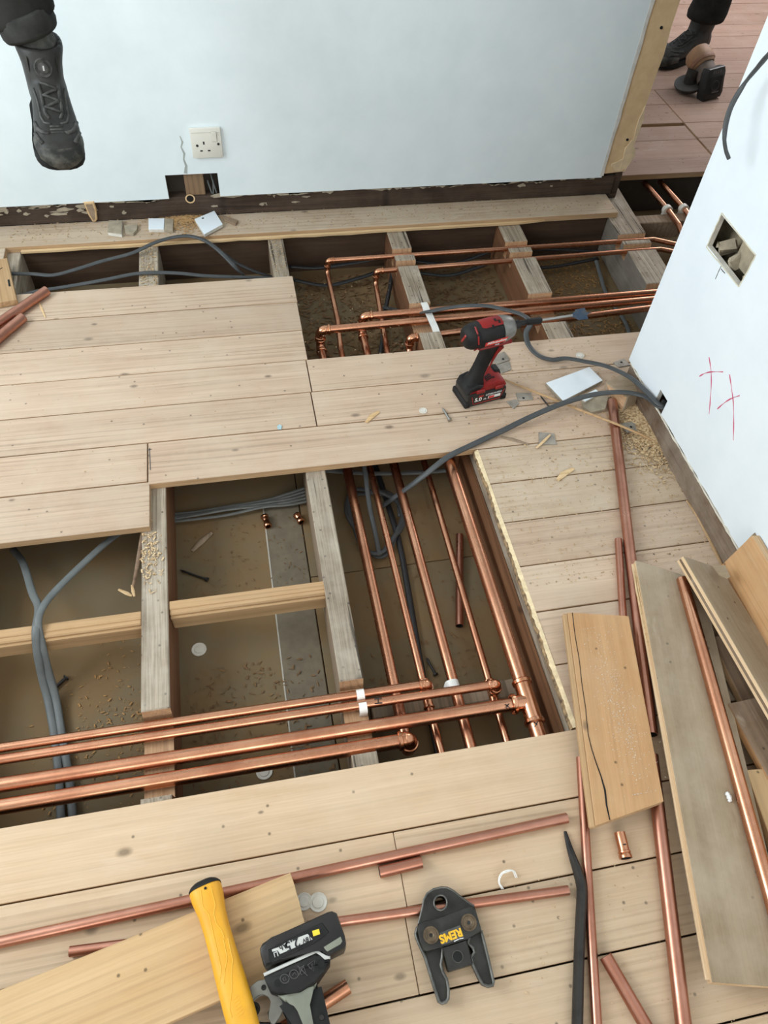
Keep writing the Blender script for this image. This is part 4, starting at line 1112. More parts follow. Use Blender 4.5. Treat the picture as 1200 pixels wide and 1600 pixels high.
# ------------------------------------------------------------------ impact driver
def impact_driver():
    b0 = Vector((0.652, 1.512, 0.0)); ang = math.radians(12)
    D = Matrix.Translation(b0) @ Matrix.Rotation(ang, 4, 'Z')
    t = thing('impact_driver', 'red and black impact driver standing on its battery on the boards', 'power tool', b0)
    # battery
    bt_bm = bmesh.new()
    box(bt_bm, (-0.062, -0.040, 0), (0.066, 0.040, 0.050), D, bev=0.008, seg=2)
    bat = obj('battery', bt_bm, black_gloss, t, smooth=True)
    for sx in (-1, 1):
        bm = bmesh.new()
        box(bm, (0.001 + sx * 0.058 - 0.010, -0.0425, 0.001), (0.001 + sx * 0.058 + 0.010, 0.0425, 0.022), D, bev=0.004)
        obj('corner_guard', bm, black_m, bat)
    bm = bmesh.new()
    # red latch housing that climbs over the battery front
    prism(bm, [(-0.054, 0.048), (0.060, 0.048), (0.064, 0.055), (0.056, 0.069), (0.030, 0.075), (0.000, 0.062), (-0.050, 0.054)], -0.036, 0.036, D @ Matrix(((1, 0, 0, 0), (0, 0, 1, 0), (0, 1, 0, 0), (0, 0, 0, 1))), bev=0.004, seg=2)
    obj('latch_housing', bm, red_m, bat, smooth=True)
    bm = bmesh.new()
    prism(bm, [(0.034, 0.060), (0.0655, 0.050), (0.067, 0.058), (0.060, 0.074), (0.044, 0.078)], 0.004, 0.037, D @ Matrix(((1, 0, 0, 0), (0, 0, 1, 0), (0, 1, 0, 0), (0, 0, 0, 1))), bev=0.004)
    prism(bm, [(-0.064, 0.046), (-0.030, 0.046), (-0.010, 0.064), (-0.030, 0.074), (-0.056, 0.066)], -0.034, 0.036, D @ Matrix(((1, 0, 0, 0), (0, 0, 1, 0), (0, 1, 0, 0), (0, 0, 0, 1))), bev=0.004)
    obj('shoe', bm, black_m, t, smooth=True)
    for x in (-0.020, 0.040):
        bm = bmesh.new()
        box(bm, (x - 0.014, -0.0405, 0.046), (x + 0.014, -0.0345, 0.060), D, bev=0.003)
        obj('release_button', bm, red_m, bat)
    # handle: leaning loft
    bm = bmesh.new()
    X, Y, Z = D.to_3x3().col[0], D.to_3x3().col[1], D.to_3x3().col[2]
    rings = []
    for z, x, a, b in ((0.058, -0.030, 0.034, 0.030), (0.070, -0.028, 0.027, 0.025), (0.090, -0.022, 0.0215, 0.0195), (0.115, -0.014, 0.0205, 0.0185), (0.142, -0.006, 0.021, 0.0185), (0.167, 0.003, 0.023, 0.019), (0.188, 0.010, 0.030, 0.021), (0.206, 0.010, 0.040, 0.024)):
        rings.append(sq_ring(D @ Vector((x, 0, z)), X, Y, a, b, 20, 2.5))
    loft(bm, rings)
    obj('handle', bm, black_m, t, smooth=True)
    bm = bmesh.new()                   # red flank stripe and red trigger guard
    for sy in (-1, 1):
        for k in range(1):
            pts = [D @ Vector((x, sy * y, z)) for x, y, z in ((0.000, 0.0185, 0.100), (0.004, 0.0180, 0.118), (0.010, 0.0180, 0.142), (0.018, 0.0180, 0.168), (0.028, 0.019, 0.190))]
            tube(bm, pts, [0.001, 0.002, 0.003, 0.005, 0.009], 8)
    box(bm, (-0.046, -0.026, 0.192), (0.060, 0.026, 0.206), D, bev=0.006)
    obj('red_flank', bm, red_m, t, smooth=True)
    bm = bmesh.new()
    rings = [sq_ring(D @ Vector((x, 0, z)), X, Y, a, 0.009, 12, 2.5) for z, x, a in ((0.150, 0.020, 0.006), (0.164, 0.030, 0.009), (0.178, 0.037, 0.010), (0.192, 0.038, 0.010))]
    loft(bm, rings)
    obj('trigger', bm, black_gloss, t, smooth=True)
    # head
    Hm = D @ Matrix.Translation((0, 0, 0.232)) @ Matrix.Rotation(math.radians(-2), 4, 'Y')
    bm = bmesh.new()
    prof = [(-0.084, 0.018), (-0.080, 0.027), (-0.070, 0.033), (-0.052, 0.0365), (-0.048, 0.0345), (-0.044, 0.0365), (0.020, 0.0365), (0.026, 0.035)]
    lathe(bm, prof, Hm, 28)
    head = obj('head', bm, black_m, t, smooth=True)
    bm = bmesh.new()                   # red top shell: part of a cylinder
    n = 14; R0 = []
    for x, r in ((-0.040, 0.0375), (-0.034, 0.0382), (0.016, 0.0382), (0.024, 0.0372)):
        R0.append([bm.verts.new(Hm @ Vector((x + (0.010 if i in (0, n) else 0) * (1 if x < 0 else -0.3), r * math.cos(th), r * math.sin(th)))) for i, th in enumerate([math.radians(22 + 98 * k / n) for k in range(n + 1)])])
    # cross axis: y = cos, z = sin  -> the top
    for a_, b_ in zip(R0, R0[1:]):
        for k in range(n): bm.faces.new((a_[k], a_[k + 1], b_[k + 1], b_[k]))
    obj('top_shell', bm, red_m, head, smooth=True)
    bm = bmesh.new()                   # red rear bar and vents
    box(bm, (-0.0855, -0.004, -0.018), (-0.078, 0.004, 0.020), Hm @ Matrix.Rotation(math.radians(28), 4, 'X'), bev=0.002)
    for a in (-62, -20, 40):
        Rv = Hm @ Matrix.Rotation(math.radians(a), 4, 'X')
        box(bm, (-0.060, -0.0365 - 0.001, -0.012), (-0.0555, -0.0345, 0.012), Rv, bev=0.001)
    obj('rear_trim', bm, red_m, head)
    bm = bmesh.new()
    for x, a in ((-0.010, -60), (0.004, -88), (0.012, -75)):
        Rv = Hm @ Matrix.Rotation(math.radians(a), 4, 'X'); b2 = bmesh.new()
        box(b2, (x - 0.003, -0.0388, -0.005), (x + 0.003, -0.0375, 0.005), Rv)
        obj('vent', b2, hole_m, head)
    lathe(bm, [(0, 0.0045), (0.0012, 0.0045)], Hm @ Matrix.Translation((-0.056, -0.025, 0.027)) @ Matrix.Rotation(math.radians(50), 4, 'X') @ Matrix.Rotation(-PI / 2, 4, 'Z'), 10)
    obj('vent', bm, hole_m, head)
    bm = bmesh.new()
    lathe(bm, [(0.022, 0.0375), (0.030, 0.0372), (0.045, 0.0335), (0.058, 0.0285), (0.064, 0.022), (0.066, 0.013)], Hm, 28)
    obj('gear_case', bm, plain('gear_case_grey', (0.27, 0.265, 0.24), 0.4, metal=0.5, vary=0.15, nscale=30), head, smooth=True, label='grey metal nose')
    bm = bmesh.new()
    lathe(bm, [(0.064, 0.012), (0.082, 0.0125), (0.084, 0.008), (0.098, 0.008)], Hm, 18)
    obj('chuck', bm, black_gloss, t, smooth=True)
    # writing
    Ms = D @ Matrix.Translation((0, -0.0407, 0)) @ Matrix.Rotation(PI / 2, 4, 'X')
    text('lettering', '5.0', 0.019, Ms @ Matrix.Translation((-0.026, 0.026, 0)), white_print, bat, bold=0.0004)
    text('lettering', 'Ah', 0.008, Ms @ Matrix.Translation((-0.004, 0.023, 0)), white_print, bat)
    text('lettering', 'LITHIUM-ION', 0.0085, Ms @ Matrix.Translation((0.022, 0.037, 0)), white_print, bat, shear=0.25)
    text('lettering', 'RED', 0.0085, Ms @ Matrix.Translation((-0.018, 0.037, 0)), red_print, bat, shear=0.25)
    bm = bmesh.new(); box(bm, (0.006, -0.0410, 0.0205), (0.046, -0.0404, 0.0305), D, bev=0.0002); obj('badge', bm, white_print, bat)
    bm = bmesh.new(); box(bm, (0.008, -0.0414, 0.0215), (0.026, -0.0406, 0.0295), D, bev=0.0002); obj('badge', bm, red_print, bat)
    bm = bmesh.new()
    strip(bm, [D @ Vector(p) for p in ((-0.048, -0.0403, 0.042), (-0.040, -0.0403, 0.012), (0.046, -0.0403, 0.012), (0.056, -0.0403, 0.044))], 0.0012, (0, -1, 0))
    obj('red_outline', bm, red_print, bat)
    Mh = Hm @ Matrix.Translation((-0.004, 0, 0)) @ Matrix.Rotation(math.radians(9), 4, 'X') @ Matrix.Translation((0, -0.0369, 0)) @ Matrix.Rotation(PI / 2, 4, 'X')
    bm = bmesh.new(); prism(bm, [(-0.033, -0.008), (0.028, -0.008), (0.034, 0.009), (-0.033, 0.006)], 0, 0.0004, Mh); obj('logo_plate', bm, red_print, head)
    text('lettering', 'Milwaukee', 0.0135, Mh @ Matrix.Translation((0.001, 0.001, 0.0004)), white_print, head, shear=0.3, bold=0.0002)
    text('lettering', 'FUEL', 0.0065, Mh @ Matrix.Translation((0.006, -0.012, 0.0002)), white_print, head)
    Mt = D @ Matrix.Translation((0.041, 0.000, 0.0760)) @ Matrix.Rotation(math.radians(-12), 4, 'Y') @ Matrix.Rotation(-PI / 2 - 0.0, 4, 'Z')
    text('lettering', 'JB', 0.026, D @ Matrix.Translation((0.017, -0.006, 0.0702)) @ Matrix.Rotation(math.radians(-23.4), 4, 'Y') @ Matrix.Rotation(PI / 2, 4, 'Z'), ink, bat, bold=0.0005)
    # the spade bit in its holder
    A = Hm @ Vector((0.098, 0, 0)); X = Hm.to_3x3().col[0]
    B = at(921, 489, 0.226); d = (B - A); L = d.length
    m = basis(A, d, z=(0, -0.5, 1))
    bm = bmesh.new()
    lathe(bm, [(-0.004, 0.0065), (0.010, 0.0065), (0.012, 0.009), (0.050, 0.0095), (0.054, 0.007)], m, 16)
    obj('bit_holder', bm, black_m, t, smooth=True)
    bm = bmesh.new()
    lathe(bm, [(0.050, 0.0035), (L - 0.055, 0.0035)], m, 12)
    obj('bit_shank', bm, steel_m, t, smooth=True)
    bm = bmesh.new()
    e = L - 0.058
    prism(bm, [(e, -0.0035), (e + 0.012, -0.008), (e + 0.018, -0.0155), (e + 0.048, -0.0165), (e + 0.047, -0.009), (e + 0.048, -0.003), (e + 0.064, 0), (e + 0.048, 0.003), (e + 0.047, 0.009), (e + 0.048, 0.0165), (e + 0.018, 0.0155), (e + 0.012, 0.008), (e, 0.0035)], -0.0018, 0.0018, m, bev=0.0005)
    obj('spade_bit', bm, blue_m, t, label='blue steel flat spade bit')
impact_driver()

# ------------------------------------------------------------------ outlines read off on a level plane
def flat_pts(lst, z, ox=0, oy=0, s=1.0):
    return [at(ox + x / s, oy + y / s, z) for x, y in lst]
def flat_prism(bm, lst, z0, z1, ox=0, oy=0, s=1.0, bev=0.0, mi=0, seg=1, holes=()):
    P = [(p.x, p.y) for p in flat_pts(lst, z1, ox, oy, s)]
    return prism(bm, P, z0, z1, bev=bev, mi=mi, seg=seg)

# ------------------------------------------------------------------ yellow handled tool
def yellow_tool():
    A = at(320, 1386, 0.072); B = at(379, 1596, 0.088)
    d = (B - A).normalized()
    Bx = A + d * 0.30
    m = basis(A, d, z=(0, 0, 1))
    t = thing('hand_tool', 'yellow ribbed hand tool handle with black ends lying across the cut board', 'tool', Vector((A.x, A.y, 0.046)))
    prof = [(0.000, 0.0255), (0.006, 0.0275), (0.018, 0.0270), (0.045, 0.0228), (0.075, 0.0215), (0.110, 0.0218), (0.150, 0.0232), (0.190, 0.0240), (0.225, 0.0232), (0.250, 0.021)]
    bm = bmesh.new(); X = d; Yv = m.to_3x3().col[1]; Zv = m.to_3x3().col[2]
    loft(bm, [sq_ring(m @ Vector((x, 0, 0)), Yv, Zv, r, r * 0.86, 28, 2.8) for x, r in prof])
    g = obj('grip', bm, yellow_m, t, smooth=True)
    bm = bmesh.new()
    loft(bm, [sq_ring(m @ Vector((x, 0, 0)), Yv, Zv, r, r * 0.88, 28, 2.8) for x, r in ((-0.010, 0.009), (-0.008, 0.017), (-0.004, 0.0235), (0.0015, 0.0278), (0.004, 0.0276))])
    obj('end_cap', bm, black_m, t, smooth=True, label='black domed end cap')
    bm = bmesh.new()
    loft(bm, [sq_ring(m @ Vector((x, 0, 0)), Yv, Zv, r, r * 0.8, 28, 2.6) for x, r in ((0.232, 0.0225), (0.245, 0.0245), (0.26, 0.026), (0.29, 0.028), (0.32, 0.028))])
    obj('collar', bm, black_m, t, smooth=True, label='black lower collar')
    bm = bmesh.new()
    def ridge(pts):
        P = []
        for x, y in pts:
            r = 0.022
            for (xa, ra), (xb, rb) in zip(prof, prof[1:]):
                if xa <= x <= xb: r = ra + (rb - ra) * (x - xa) / (xb - xa)
            yy = min(0.97, abs(y) / r)
            zz = r * 0.86 * (1 - yy ** 2.8) ** (1 / 2.8)
            P.append(m @ Vector((x, y, zz)))
        tube(bm, P, 0.0009, 6)
    def dense(pts, n=5):
        out = []
        for a, b in zip(pts, pts[1:]):
            out += [(a[0] + (b[0] - a[0]) * k / n, a[1] + (b[1] - a[1]) * k / n) for k in range(n)]
        return out + [pts[-1]]
    for pts in ([(0.012, 0.011), (0.040, 0.010), (0.052, 0.004), (0.068, 0.003), (0.080, 0.008), (0.094, 0.009)],
                [(0.010, -0.006), (0.036, -0.010), (0.050, -0.004), (0.070, -0.005), (0.135, -0.008), (0.158, -0.020)],
                [(0.096, 0.014), (0.130, 0.012), (0.150, 0.004), (0.166, 0.000), (0.192, -0.012), (0.204, -0.012)],
                [(0.096, 0.007), (0.124, 0.005), (0.140, -0.004), (0.156, -0.010)]):
        ridge(dense(pts))
    for k in range(6):
        x = 0.180 + 0.005 * k
        ridge([(x, 0.006), (x + 0.002, -0.003)])
    obj('ridges', bm, yellow_line, g, smooth=True)
    bm = bmesh.new(); lathe(bm, [(0, 0.0024), (0.0006, 0.0022)], m @ Matrix.Translation((0.010, 0.002, 0.0245)) @ Matrix.Rotation(-PI / 2, 4, 'Y'), 10)
    obj('cord_hole', bm, hole_m, g)
yellow_tool()

# ------------------------------------------------------------------ black battery tool lying on its side
def battery_tool():
    zt, zb_ = 0.112, 0.0475
    o = dict(ox=390, oy=1400, s=7.06)
    base = at(465, 1530, 0)
    t = thing('battery_tool', 'black and grey-green battery tool lying on its side at the front', 'power tool', base)
    bm = bmesh.new()
    flat_prism(bm, [(112, 575), (140, 520), (240, 455), (860, 172), (910, 160), (962, 185), (1050, 430), (1066, 520), (1045, 575), (870, 662), (800, 610), (735, 565), (175, 785), (150, 760), (118, 640)], zb_, zt, bev=0.005, seg=2, **o)
    bat = obj('battery', bm, black_gloss, t, smooth=True)
    bm = bmesh.new()                   # raised rim of the label panel
    flat_prism(bm, [(205, 590), (690, 345), (800, 290), (880, 400), (790, 455), (720, 520), (250, 740), (215, 720)], zt - 0.001, zt + 0.0016, bev=0.0012, **o)
    obj('label_panel', bm, black_m, bat)
    bm = bmesh.new()
    flat_prism(bm, [(800, 560), (1010, 430), (1035, 500), (1010, 540), (860, 625), (835, 610)], zt - 0.012, zt + 0.0005, bev=0.002, **o)
    obj('release_button', bm, green_grey, bat, label='grey-green release button')
    bm = bmesh.new()
    flat_prism(bm, [(690, 385), (765, 362), (778, 420), (703, 445)], zt + 0.001, zt + 0.0026, **o)
    obj('sticker', bm, yel_print, bat)
    bm = bmesh.new()
    flat_prism(bm, [(245, 590), (330, 560), (420, 500), (500, 470), (640, 418), (695, 478), (520, 560), (335, 640), (310, 600), (250, 615)], zt + 0.001, zt + 0.0024, **o)
    obj('label', bm, grey_print, bat)
    a = at(390 + 640 / 7.06, 1400 + 450 / 7.06, zt); b = at(390 + 300 / 7.06, 1400 + 605 / 7.06, zt)
    ax = (b - a).normalized(); ay = Vector((0, 0, 1)).cross(ax)
    def lab(s, x, y, size, mat=ink, bold=0.0):
        p = at(390 + x / 7.06, 1400 + y / 7.06, zt + 0.0028)
        text('lettering', s, size, basis(p, ax, y=ay), mat, bat, bold=bold)
    lab('18V', 632, 478, 0.0095, ink, 0.0002); lab('2.5', 470, 532, 0.020, ink, 0.0004); lab('Ah', 372, 555, 0.012, ink, 0.0002); lab('Li', 290, 640, 0.0105, grey_print, 0.0002)
    # trim line between battery and tool
    bm = bmesh.new()
    flat_prism(bm, [(150, 850), (720, 585), (745, 585), (840, 668), (890, 660), (890, 690), (830, 700), (735, 615), (160, 885)], zb_, zt - 0.004, bev=0.0015, **o)
    obj('trim', bm, grey_print, t)
    bm = bmesh.new()
    flat_prism(bm, [(155, 880), (735, 612), (830, 698), (890, 690), (885, 740), (820, 830), (740, 950), (560, 1060), (420, 1080), (300, 1085), (225, 1060), (165, 920)], zb_ + 0.004, zt - 0.006, bev=0.005, seg=2, **o)
    foot = obj('foot', bm, black_m, t, smooth=True)
    zf = zt - 0.006
    for x, y in ((310, 962), (790, 748)):
        p = at(390 + x / 7.06, 1400 + y / 7.06, zf)
        bm = bmesh.new(); lathe(bm, [(0, 0.0055), (0.0006, 0.0055)], basis(p, (0, 0, 1), y=(1, 0, 0)), 16); obj('screw_hole', bm, hole_m, foot)
    bm = bmesh.new()                   # moulded symbols: triangle, crossed bin, two rings
    def sym(lst, closed=True):
        P = flat_pts(lst + ([lst[0]] if closed else []), zf + 0.0003, **o)
        tube(bm, P, 0.0007, 5)
    sym([(640, 760), (720, 705), (705, 830)]); sym([(655, 790), (690, 800), (690, 745)], False)
    sym([(545, 800), (590, 770), (620, 840), (570, 870)]); sym([(530, 770), (640, 880)], False); sym([(540, 880), (600, 760)], False)
    for cx, cy, r in ((490, 862, 48), (388, 912, 50)):
        sym([(cx + r * math.cos(2 * PI * k / 16), cy + r * math.sin(2 * PI * k / 16)) for k in range(16)])
    sym([(470, 880), (500, 840), (515, 870)], False); sym([(365, 910), (390, 890), (405, 925), (380, 935)])
    obj('moulded_symbols', bm, plain('moulded_edge', (0.075, 0.072, 0.068), 0.5), foot)
    # handle
    bm = bmesh.new()
    flat_prism(bm, [(310, 1090), (420, 1085), (560, 1062), (745, 950), (735, 1010), (890, 1420), (1000, 1760), (560, 1800), (440, 1480), (380, 1180)], zb_ + 0.008, zt - 0.016, bev=0.008, seg=2, **o)
    obj('handle', bm, black_m, t, smooth=True)
    bm = bmesh.new()
    flat_prism(bm, [(308, 1092), (420, 1084), (560, 1060), (742, 948), (728, 1000), (672, 1085), (642, 1200), (660, 1300), (705, 1420), (780, 1640), (640, 1640), (590, 1420), (545, 1250), (500, 1190), (450, 1168), (388, 1165)], zb_ + 0.012, zt - 0.011, bev=0.003, seg=2, **o)
    obj('handle_inlay', bm, green_grey, t, smooth=True, label='grey-green inlay of the handle')
    p = at(390 + 795 / 7.06, 1400 + 1340 / 7.06, zt - 0.0155)
    bm = bmesh.new(); lathe(bm, [(0, 0.004), (0.0014, 0.0038), (0.0014, 0.002), (0.0008, 0.002)], basis(p, (0, 0, 1), y=(1, 0, 0)), 14); obj('screw', bm, steel_dark, t)
    # hooked grey casting in front of it
    c = thing('pipe_cutter', 'grey cast hook shaped cutter between the yellow handle and the battery tool', 'tool', at(410, 1570, 0))
    bm = bmesh.new()
    q = [(383, 1562), (386, 1549), (393, 1539), (403, 1532), (414, 1530), (421, 1536), (427, 1547), (437, 1556), (443, 1567), (443, 1577), (437, 1590), (428, 1600), (424, 1604), (420, 1592), (418, 1582), (424, 1573), (425, 1564), (421, 1556), (413, 1551), (404, 1552), (396, 1558), (391, 1569), (391, 1580), (395, 1592), (402, 1612), (392, 1612), (386, 1590)]
    flat_prism(bm, q, 0.046, 0.068, bev=0.002, seg=2)
    obj('hook', bm, grey_cast, c, smooth=True)
    bm = bmesh.new()
    p = at(412, 1543, 0.0680)
    lathe(bm, [(0, 0.0042), (0.0010, 0.004), (0.0010, 0.0022), (0.0002, 0.0018)], basis(p, (0, 0, 1), y=(1, 0, 0)), 14)
    obj('pin', bm, steel_dark, c)
    bm = bmesh.new()
    p = at(397, 1577, 0.046)
    lathe(bm, [(0, 0.010), (0.003, 0.010), (0.003, 0.006), (0.002, 0.005)], basis(p, (0, 0, 1), y=(1, 0, 0)), 18)
    flat_prism(bm, [(385, 1590), (400, 1600), (440, 1598), (446, 1660), (390, 1660)], 0.0, 0.050, bev=0.003)
    obj('roller', bm, steel_dark, c, smooth=True)
battery_tool()

# ------------------------------------------------------------------ pipe press jaw
def press_jaw():
    o = dict(ox=640, oy=1370, s=7.62)
    t = thing('press_jaw', 'black steel pipe press jaw with yellow lettering lying on the front boards', 'tool', at(700, 1470, 0))
    def arm(outer, pocket):
        bm = bmesh.new()
        flat_prism(bm, outer, 0.0, 0.020, bev=0.0015, **o)
        a = obj('jaw_arm', bm, steel_dark, t, smooth=True)
        bm = bmesh.new()
        P = flat_pts(outer + [outer[0]], 0.0215, **o)
        tube(bm, P, 0.0028, 8)
        obj('rim', bm, plain('worn_steel_edge', (0.15, 0.145, 0.13), 0.4, metal=0.6, vary=0.2, nscale=40), a, smooth=True)
        return a
    arm([(95, 600), (70, 680), (85, 740), (185, 960), (270, 1240), (350, 1490), (385, 1505), (430, 1490), (458, 1450), (462, 1340), (440, 1220), (395, 1140), (370, 1050), (385, 960), (390, 840), (200, 700)], None)
    arm([(850, 640), (900, 830), (955, 1060), (998, 1250), (990, 1290), (930, 1302), (870, 1280), (830, 1210), (745, 1030), (730, 960), (770, 900), (755, 850), (690, 790), (760, 600)], None)
    # head plate with its pin hole
    out = [(110, 640), (105, 560), (145, 400), (170, 270), (205, 200), (280, 148), (380, 124), (450, 130), (520, 165), (600, 232), (700, 305), (770, 350), (805, 420), (850, 600), (850, 660), (680, 740), (400, 820)]
    hol = [(368 + 72 * math.cos(2 * PI * k / 20), 308 + 84 * math.sin(2 * PI * k / 20)) for k in range(20)]
    def ringed(out, hol, start):
        # outline joined to the hole by a slit so the face stays one polygon
        j = min(range(len(out)), key=lambda i: (out[i][0] - hol[start][0]) ** 2 + (out[i][1] - hol[start][1]) ** 2)
        h = hol[start:] + hol[:start]
        return out[:j + 1] + [h[0]] + h[1:][::-1] + [(h[0][0] + 0.6, h[0][1])] + [(out[j][0] + 0.6, out[j][1])] + out[j + 1:]
    bm = bmesh.new()
    ph = [(368 + 78 * math.cos(2 * PI * k / 20), 308 + 90 * math.sin(2 * PI * k / 20)) for k in range(20)]
    # two halves around the hole
    top = [(105, 560), (145, 400), (170, 270), (205, 200), (280, 148), (368, 125)] + [ph[i] for i in (15, 14, 13, 12, 11, 10, 9, 8, 7, 6, 5)] + [(368, 560)]
    bot = [(368, 125), (450, 130), (520, 165), (600, 232), (700, 305), (770, 350), (790, 400), (368, 560)] + [ph[i] for i in (5, 4, 3, 2, 1, 0, 19, 18, 17, 16, 15)]
    flat_prism(bm, top, 0.0, 0.024, **o); flat_prism(bm, bot, 0.0, 0.024, **o)
    obj('head_plate', bm, steel_dark, t)
    bm = bmesh.new()
    P = flat_pts(ph + [ph[0]], 0.0245, **o); tube(bm, P, 0.0016, 6)
    P = flat_pts([(105, 560), (145, 400), (170, 270), (205, 200), (280, 148), (380, 124), (450, 130), (520, 165), (600, 232), (700, 305), (770, 350)], 0.0235, **o); tube(bm, P, 0.0018, 6)
    obj('worn_edge', bm, MATS['worn_steel_edge'], t, smooth=True)
    # cover plate, tongue
    bm = bmesh.new()
    flat_prism(bm, [(100, 570), (180, 520), (420, 470), (640, 385), (740, 345), (790, 395), (852, 600), (850, 655), (690, 740), (390, 835), (210, 888), (170, 880), (120, 770), (98, 640)], 0.012, 0.031, bev=0.003, seg=2, **o)
    cov = obj('cover_plate', bm, steel_dark, t, smooth=True)
    bm = bmesh.new()
    flat_prism(bm, [(392, 835), (680, 742), (755, 1030), (735, 1045), (480, 1122), (462, 1110)], 0.006, 0.029, bev=0.002, **o)
    tg = obj('tongue_plate', bm, steel_dark, t, smooth=True)
    p = at(640 + 572 / 7.62, 1370 + 950 / 7.62, 0.0292)
    bm = bmesh.new(); lathe(bm, [(0, 0.0085), (0.0006, 0.0082)], basis(p, (0, 0, 1), y=(1, 0, 0)), 20); obj('bore', bm, hole_m, tg)
    bm = bmesh.new(); lathe(bm, [(0, 0.0098), (0.0012, 0.0092), (0.0012, 0.0084)], basis(p, (0, 0, 1), y=(1, 0, 0)), 20, caps=False); obj('bore_rim', bm, MATS['worn_steel_edge'], tg)
    for x, y in ((255, 695), (705, 545)):
        p = at(640 + x / 7.62, 1370 + y / 7.62, 0.031)
        bm = bmesh.new()
        lathe(bm, [(-0.002, 0.0142), (0.0012, 0.0138), (0.0008, 0.0108), (0.0016, 0.0102), (0.0010, 0.0058), (0.0002, 0.0034), (-0.001, 0.002)], basis(p, (0, 0, 1), y=(1, 0, 0)), 24)
        obj('rivet', bm, rivet_m, cov, smooth=True)
    bm = bmesh.new()
    flat_prism(bm, [(358, 665), (600, 575), (650, 728), (382, 815)], 0.0305, 0.0318, bev=0.0003, **o)
    lb = obj('label', bm, plain('label_grey', (0.085, 0.083, 0.083), 0.45, vary=0.2, nscale=60), cov)
    a = at(640 + 605 / 7.62, 1370 + 655 / 7.62, 0.032); b = at(640 + 375 / 7.62, 1370 + 740 / 7.62, 0.032)
    ax = (b - a).normalized(); ay = Vector((0, 0, 1)).cross(ax)
    text('lettering', 'REMS', 0.0178, basis((a + b) / 2 + Vector((0, 0, 0.0)), ax, y=ay), gold_print, cov, bold=0.0007)
    bm = bmesh.new()
    strip(bm, flat_pts([(530, 770), (560, 755), (585, 745)], 0.0319, **o), 0.0012, (0, 0, 1)); strip(bm, flat_pts([(590, 740), (640, 732)], 0.0319, **o), 0.001, (0, 0, 1))
    obj('scratch', bm, white_print, cov)
press_jaw()

# ------------------------------------------------------------------ pry bar
bm = bmesh.new()
path = [at(883, 1299, 0.006), at(888, 1318, 0.008), at(895, 1340, 0.012), at(904, 1366, 0.018), at(909, 1390, 0.018), at(908, 1420, 0.014), at(906, 1460, 0.013), at(904, 1520, 0.013), at(902, 1600, 0.013), at(899, 1690, 0.013)]
P = smooth_path(path, 3)
R = []
fr = frames(P)
for i, p in enumerate(P):
    k = i / (len(P) - 1)
    a = 0.0030 + 0.0058 * min(1, k / 0.33); b = 0.0016 + 0.0095 * min(1, k / 0.36)
    t_, n_, b_ = fr[i]
    R.append([p + b_ * (a * math.cos(PI / 8 + 2 * PI * q / 8) * 1.05) + n_ * (b * math.sin(PI / 8 + 2 * PI * q / 8) * 1.05) for q in range(8)])
loft(bm, R)
tag(obj('pry_bar', bm, pry_m, smooth=True), 'black octagonal pry bar lying beside the thin front pipe', 'pry bar')

# ------------------------------------------------------------------ small things lying about
def disc_cap(px, py, z, r, lab):
    p = at(px, py, z)
    t = thing('plastic_disc', lab, 'disc', p, 'translucent plastic discs')
    bm = bmesh.new()
    lathe(bm, [(0, r), (0.0022, r), (0.0026, r * 0.92), (0.0014, r * 0.80), (0.0014, r * 0.62), (0.0030, r * 0.58), (0.0030, r * 0.45), (0.0022, 0.0005)], basis(p, (0, 0, 1), y=(1, 0, 0)), 22)
    obj('disc', bm, cap_pl, t, smooth=True)
disc_cap(661, 642, 0, 0.0115, 'white plastic disc on the boards left of the impact driver')
disc_cap(906, 556, 0, 0.0135, 'clear plastic disc beside the curling grey cable')
disc_cap(497, 1410, 0, 0.0165, 'clear plastic disc next to the cut board end')
disc_cap(475, 1409, 0, 0.0150, 'clear plastic disc half under the cut board end')
disc_cap(311, 1015, -0.175, 0.0180, 'clear plastic disc on the dusty plasterboard below')
disc_cap(413, 1206, -0.175, 0.0180, 'clear plastic disc under the thick pipes on the plasterboard')
def plate(name, lab, cat, pts, z, th, mat, hole=None, group=None, tilt=0.0, core=None):
    P = flat_pts(pts, z + th)
    c = sum(P, Vector()) / len(P)
    t = thing(name, lab, cat, (c.x, c.y, z), group)
    bm = bmesh.new()
    prism(bm, [(p.x - c.x, p.y - c.y) for p in P], 0, th, bev=min(0.0008, th * 0.3))
    bm.normal_update()
    if core:
        for f in bm.faces:
            if abs(f.normal.z) < 0.6: f.material_index = 1
    M_ = Matrix.Translation((c.x, c.y, z)) @ Matrix.Rotation(tilt, 4, 'X')
    obj('sheet', bm, [mat, core or mat], t, M=M_)
    if hole:
        p = at(*hole, z + th)
        bm = bmesh.new(); lathe(bm, [(0, 0.004), (0.0004, 0.0038)], basis(Vector((p.x, p.y, z + th)), (0, 0, 1), y=(1, 0, 0)), 12); obj('nail_hole', bm, hole_m, t)
    return t
G = 'galvanised metal tabs'
plate('metal_tab', 'square metal tab with a hole lying close to the wall corner', 'metal tab', [(958, 566), (975, 560), (985, 570), (967, 573.5)], 0, 0.004, galv, (971, 566), G)
plate('metal_tab', 'metal tab with a hole behind the impact driver handle', 'metal tab', [(766, 558), (788, 549), (797, 562), (776, 569)], 0.001, 0.003, galv, (786, 561), G)
plate('metal_tab', 'bent metal tab just behind the impact driver battery', 'metal tab', [(775, 570), (796, 564), (799, 577), (784, 583)], 0, 0.003, galv, None, G)
plate('metal_tab', 'small metal tab in front of the driver battery, nearer one', 'metal tab', [(791, 627), (806, 623), (812, 630), (803, 638.5)], 0, 0.003, galv, None, G)
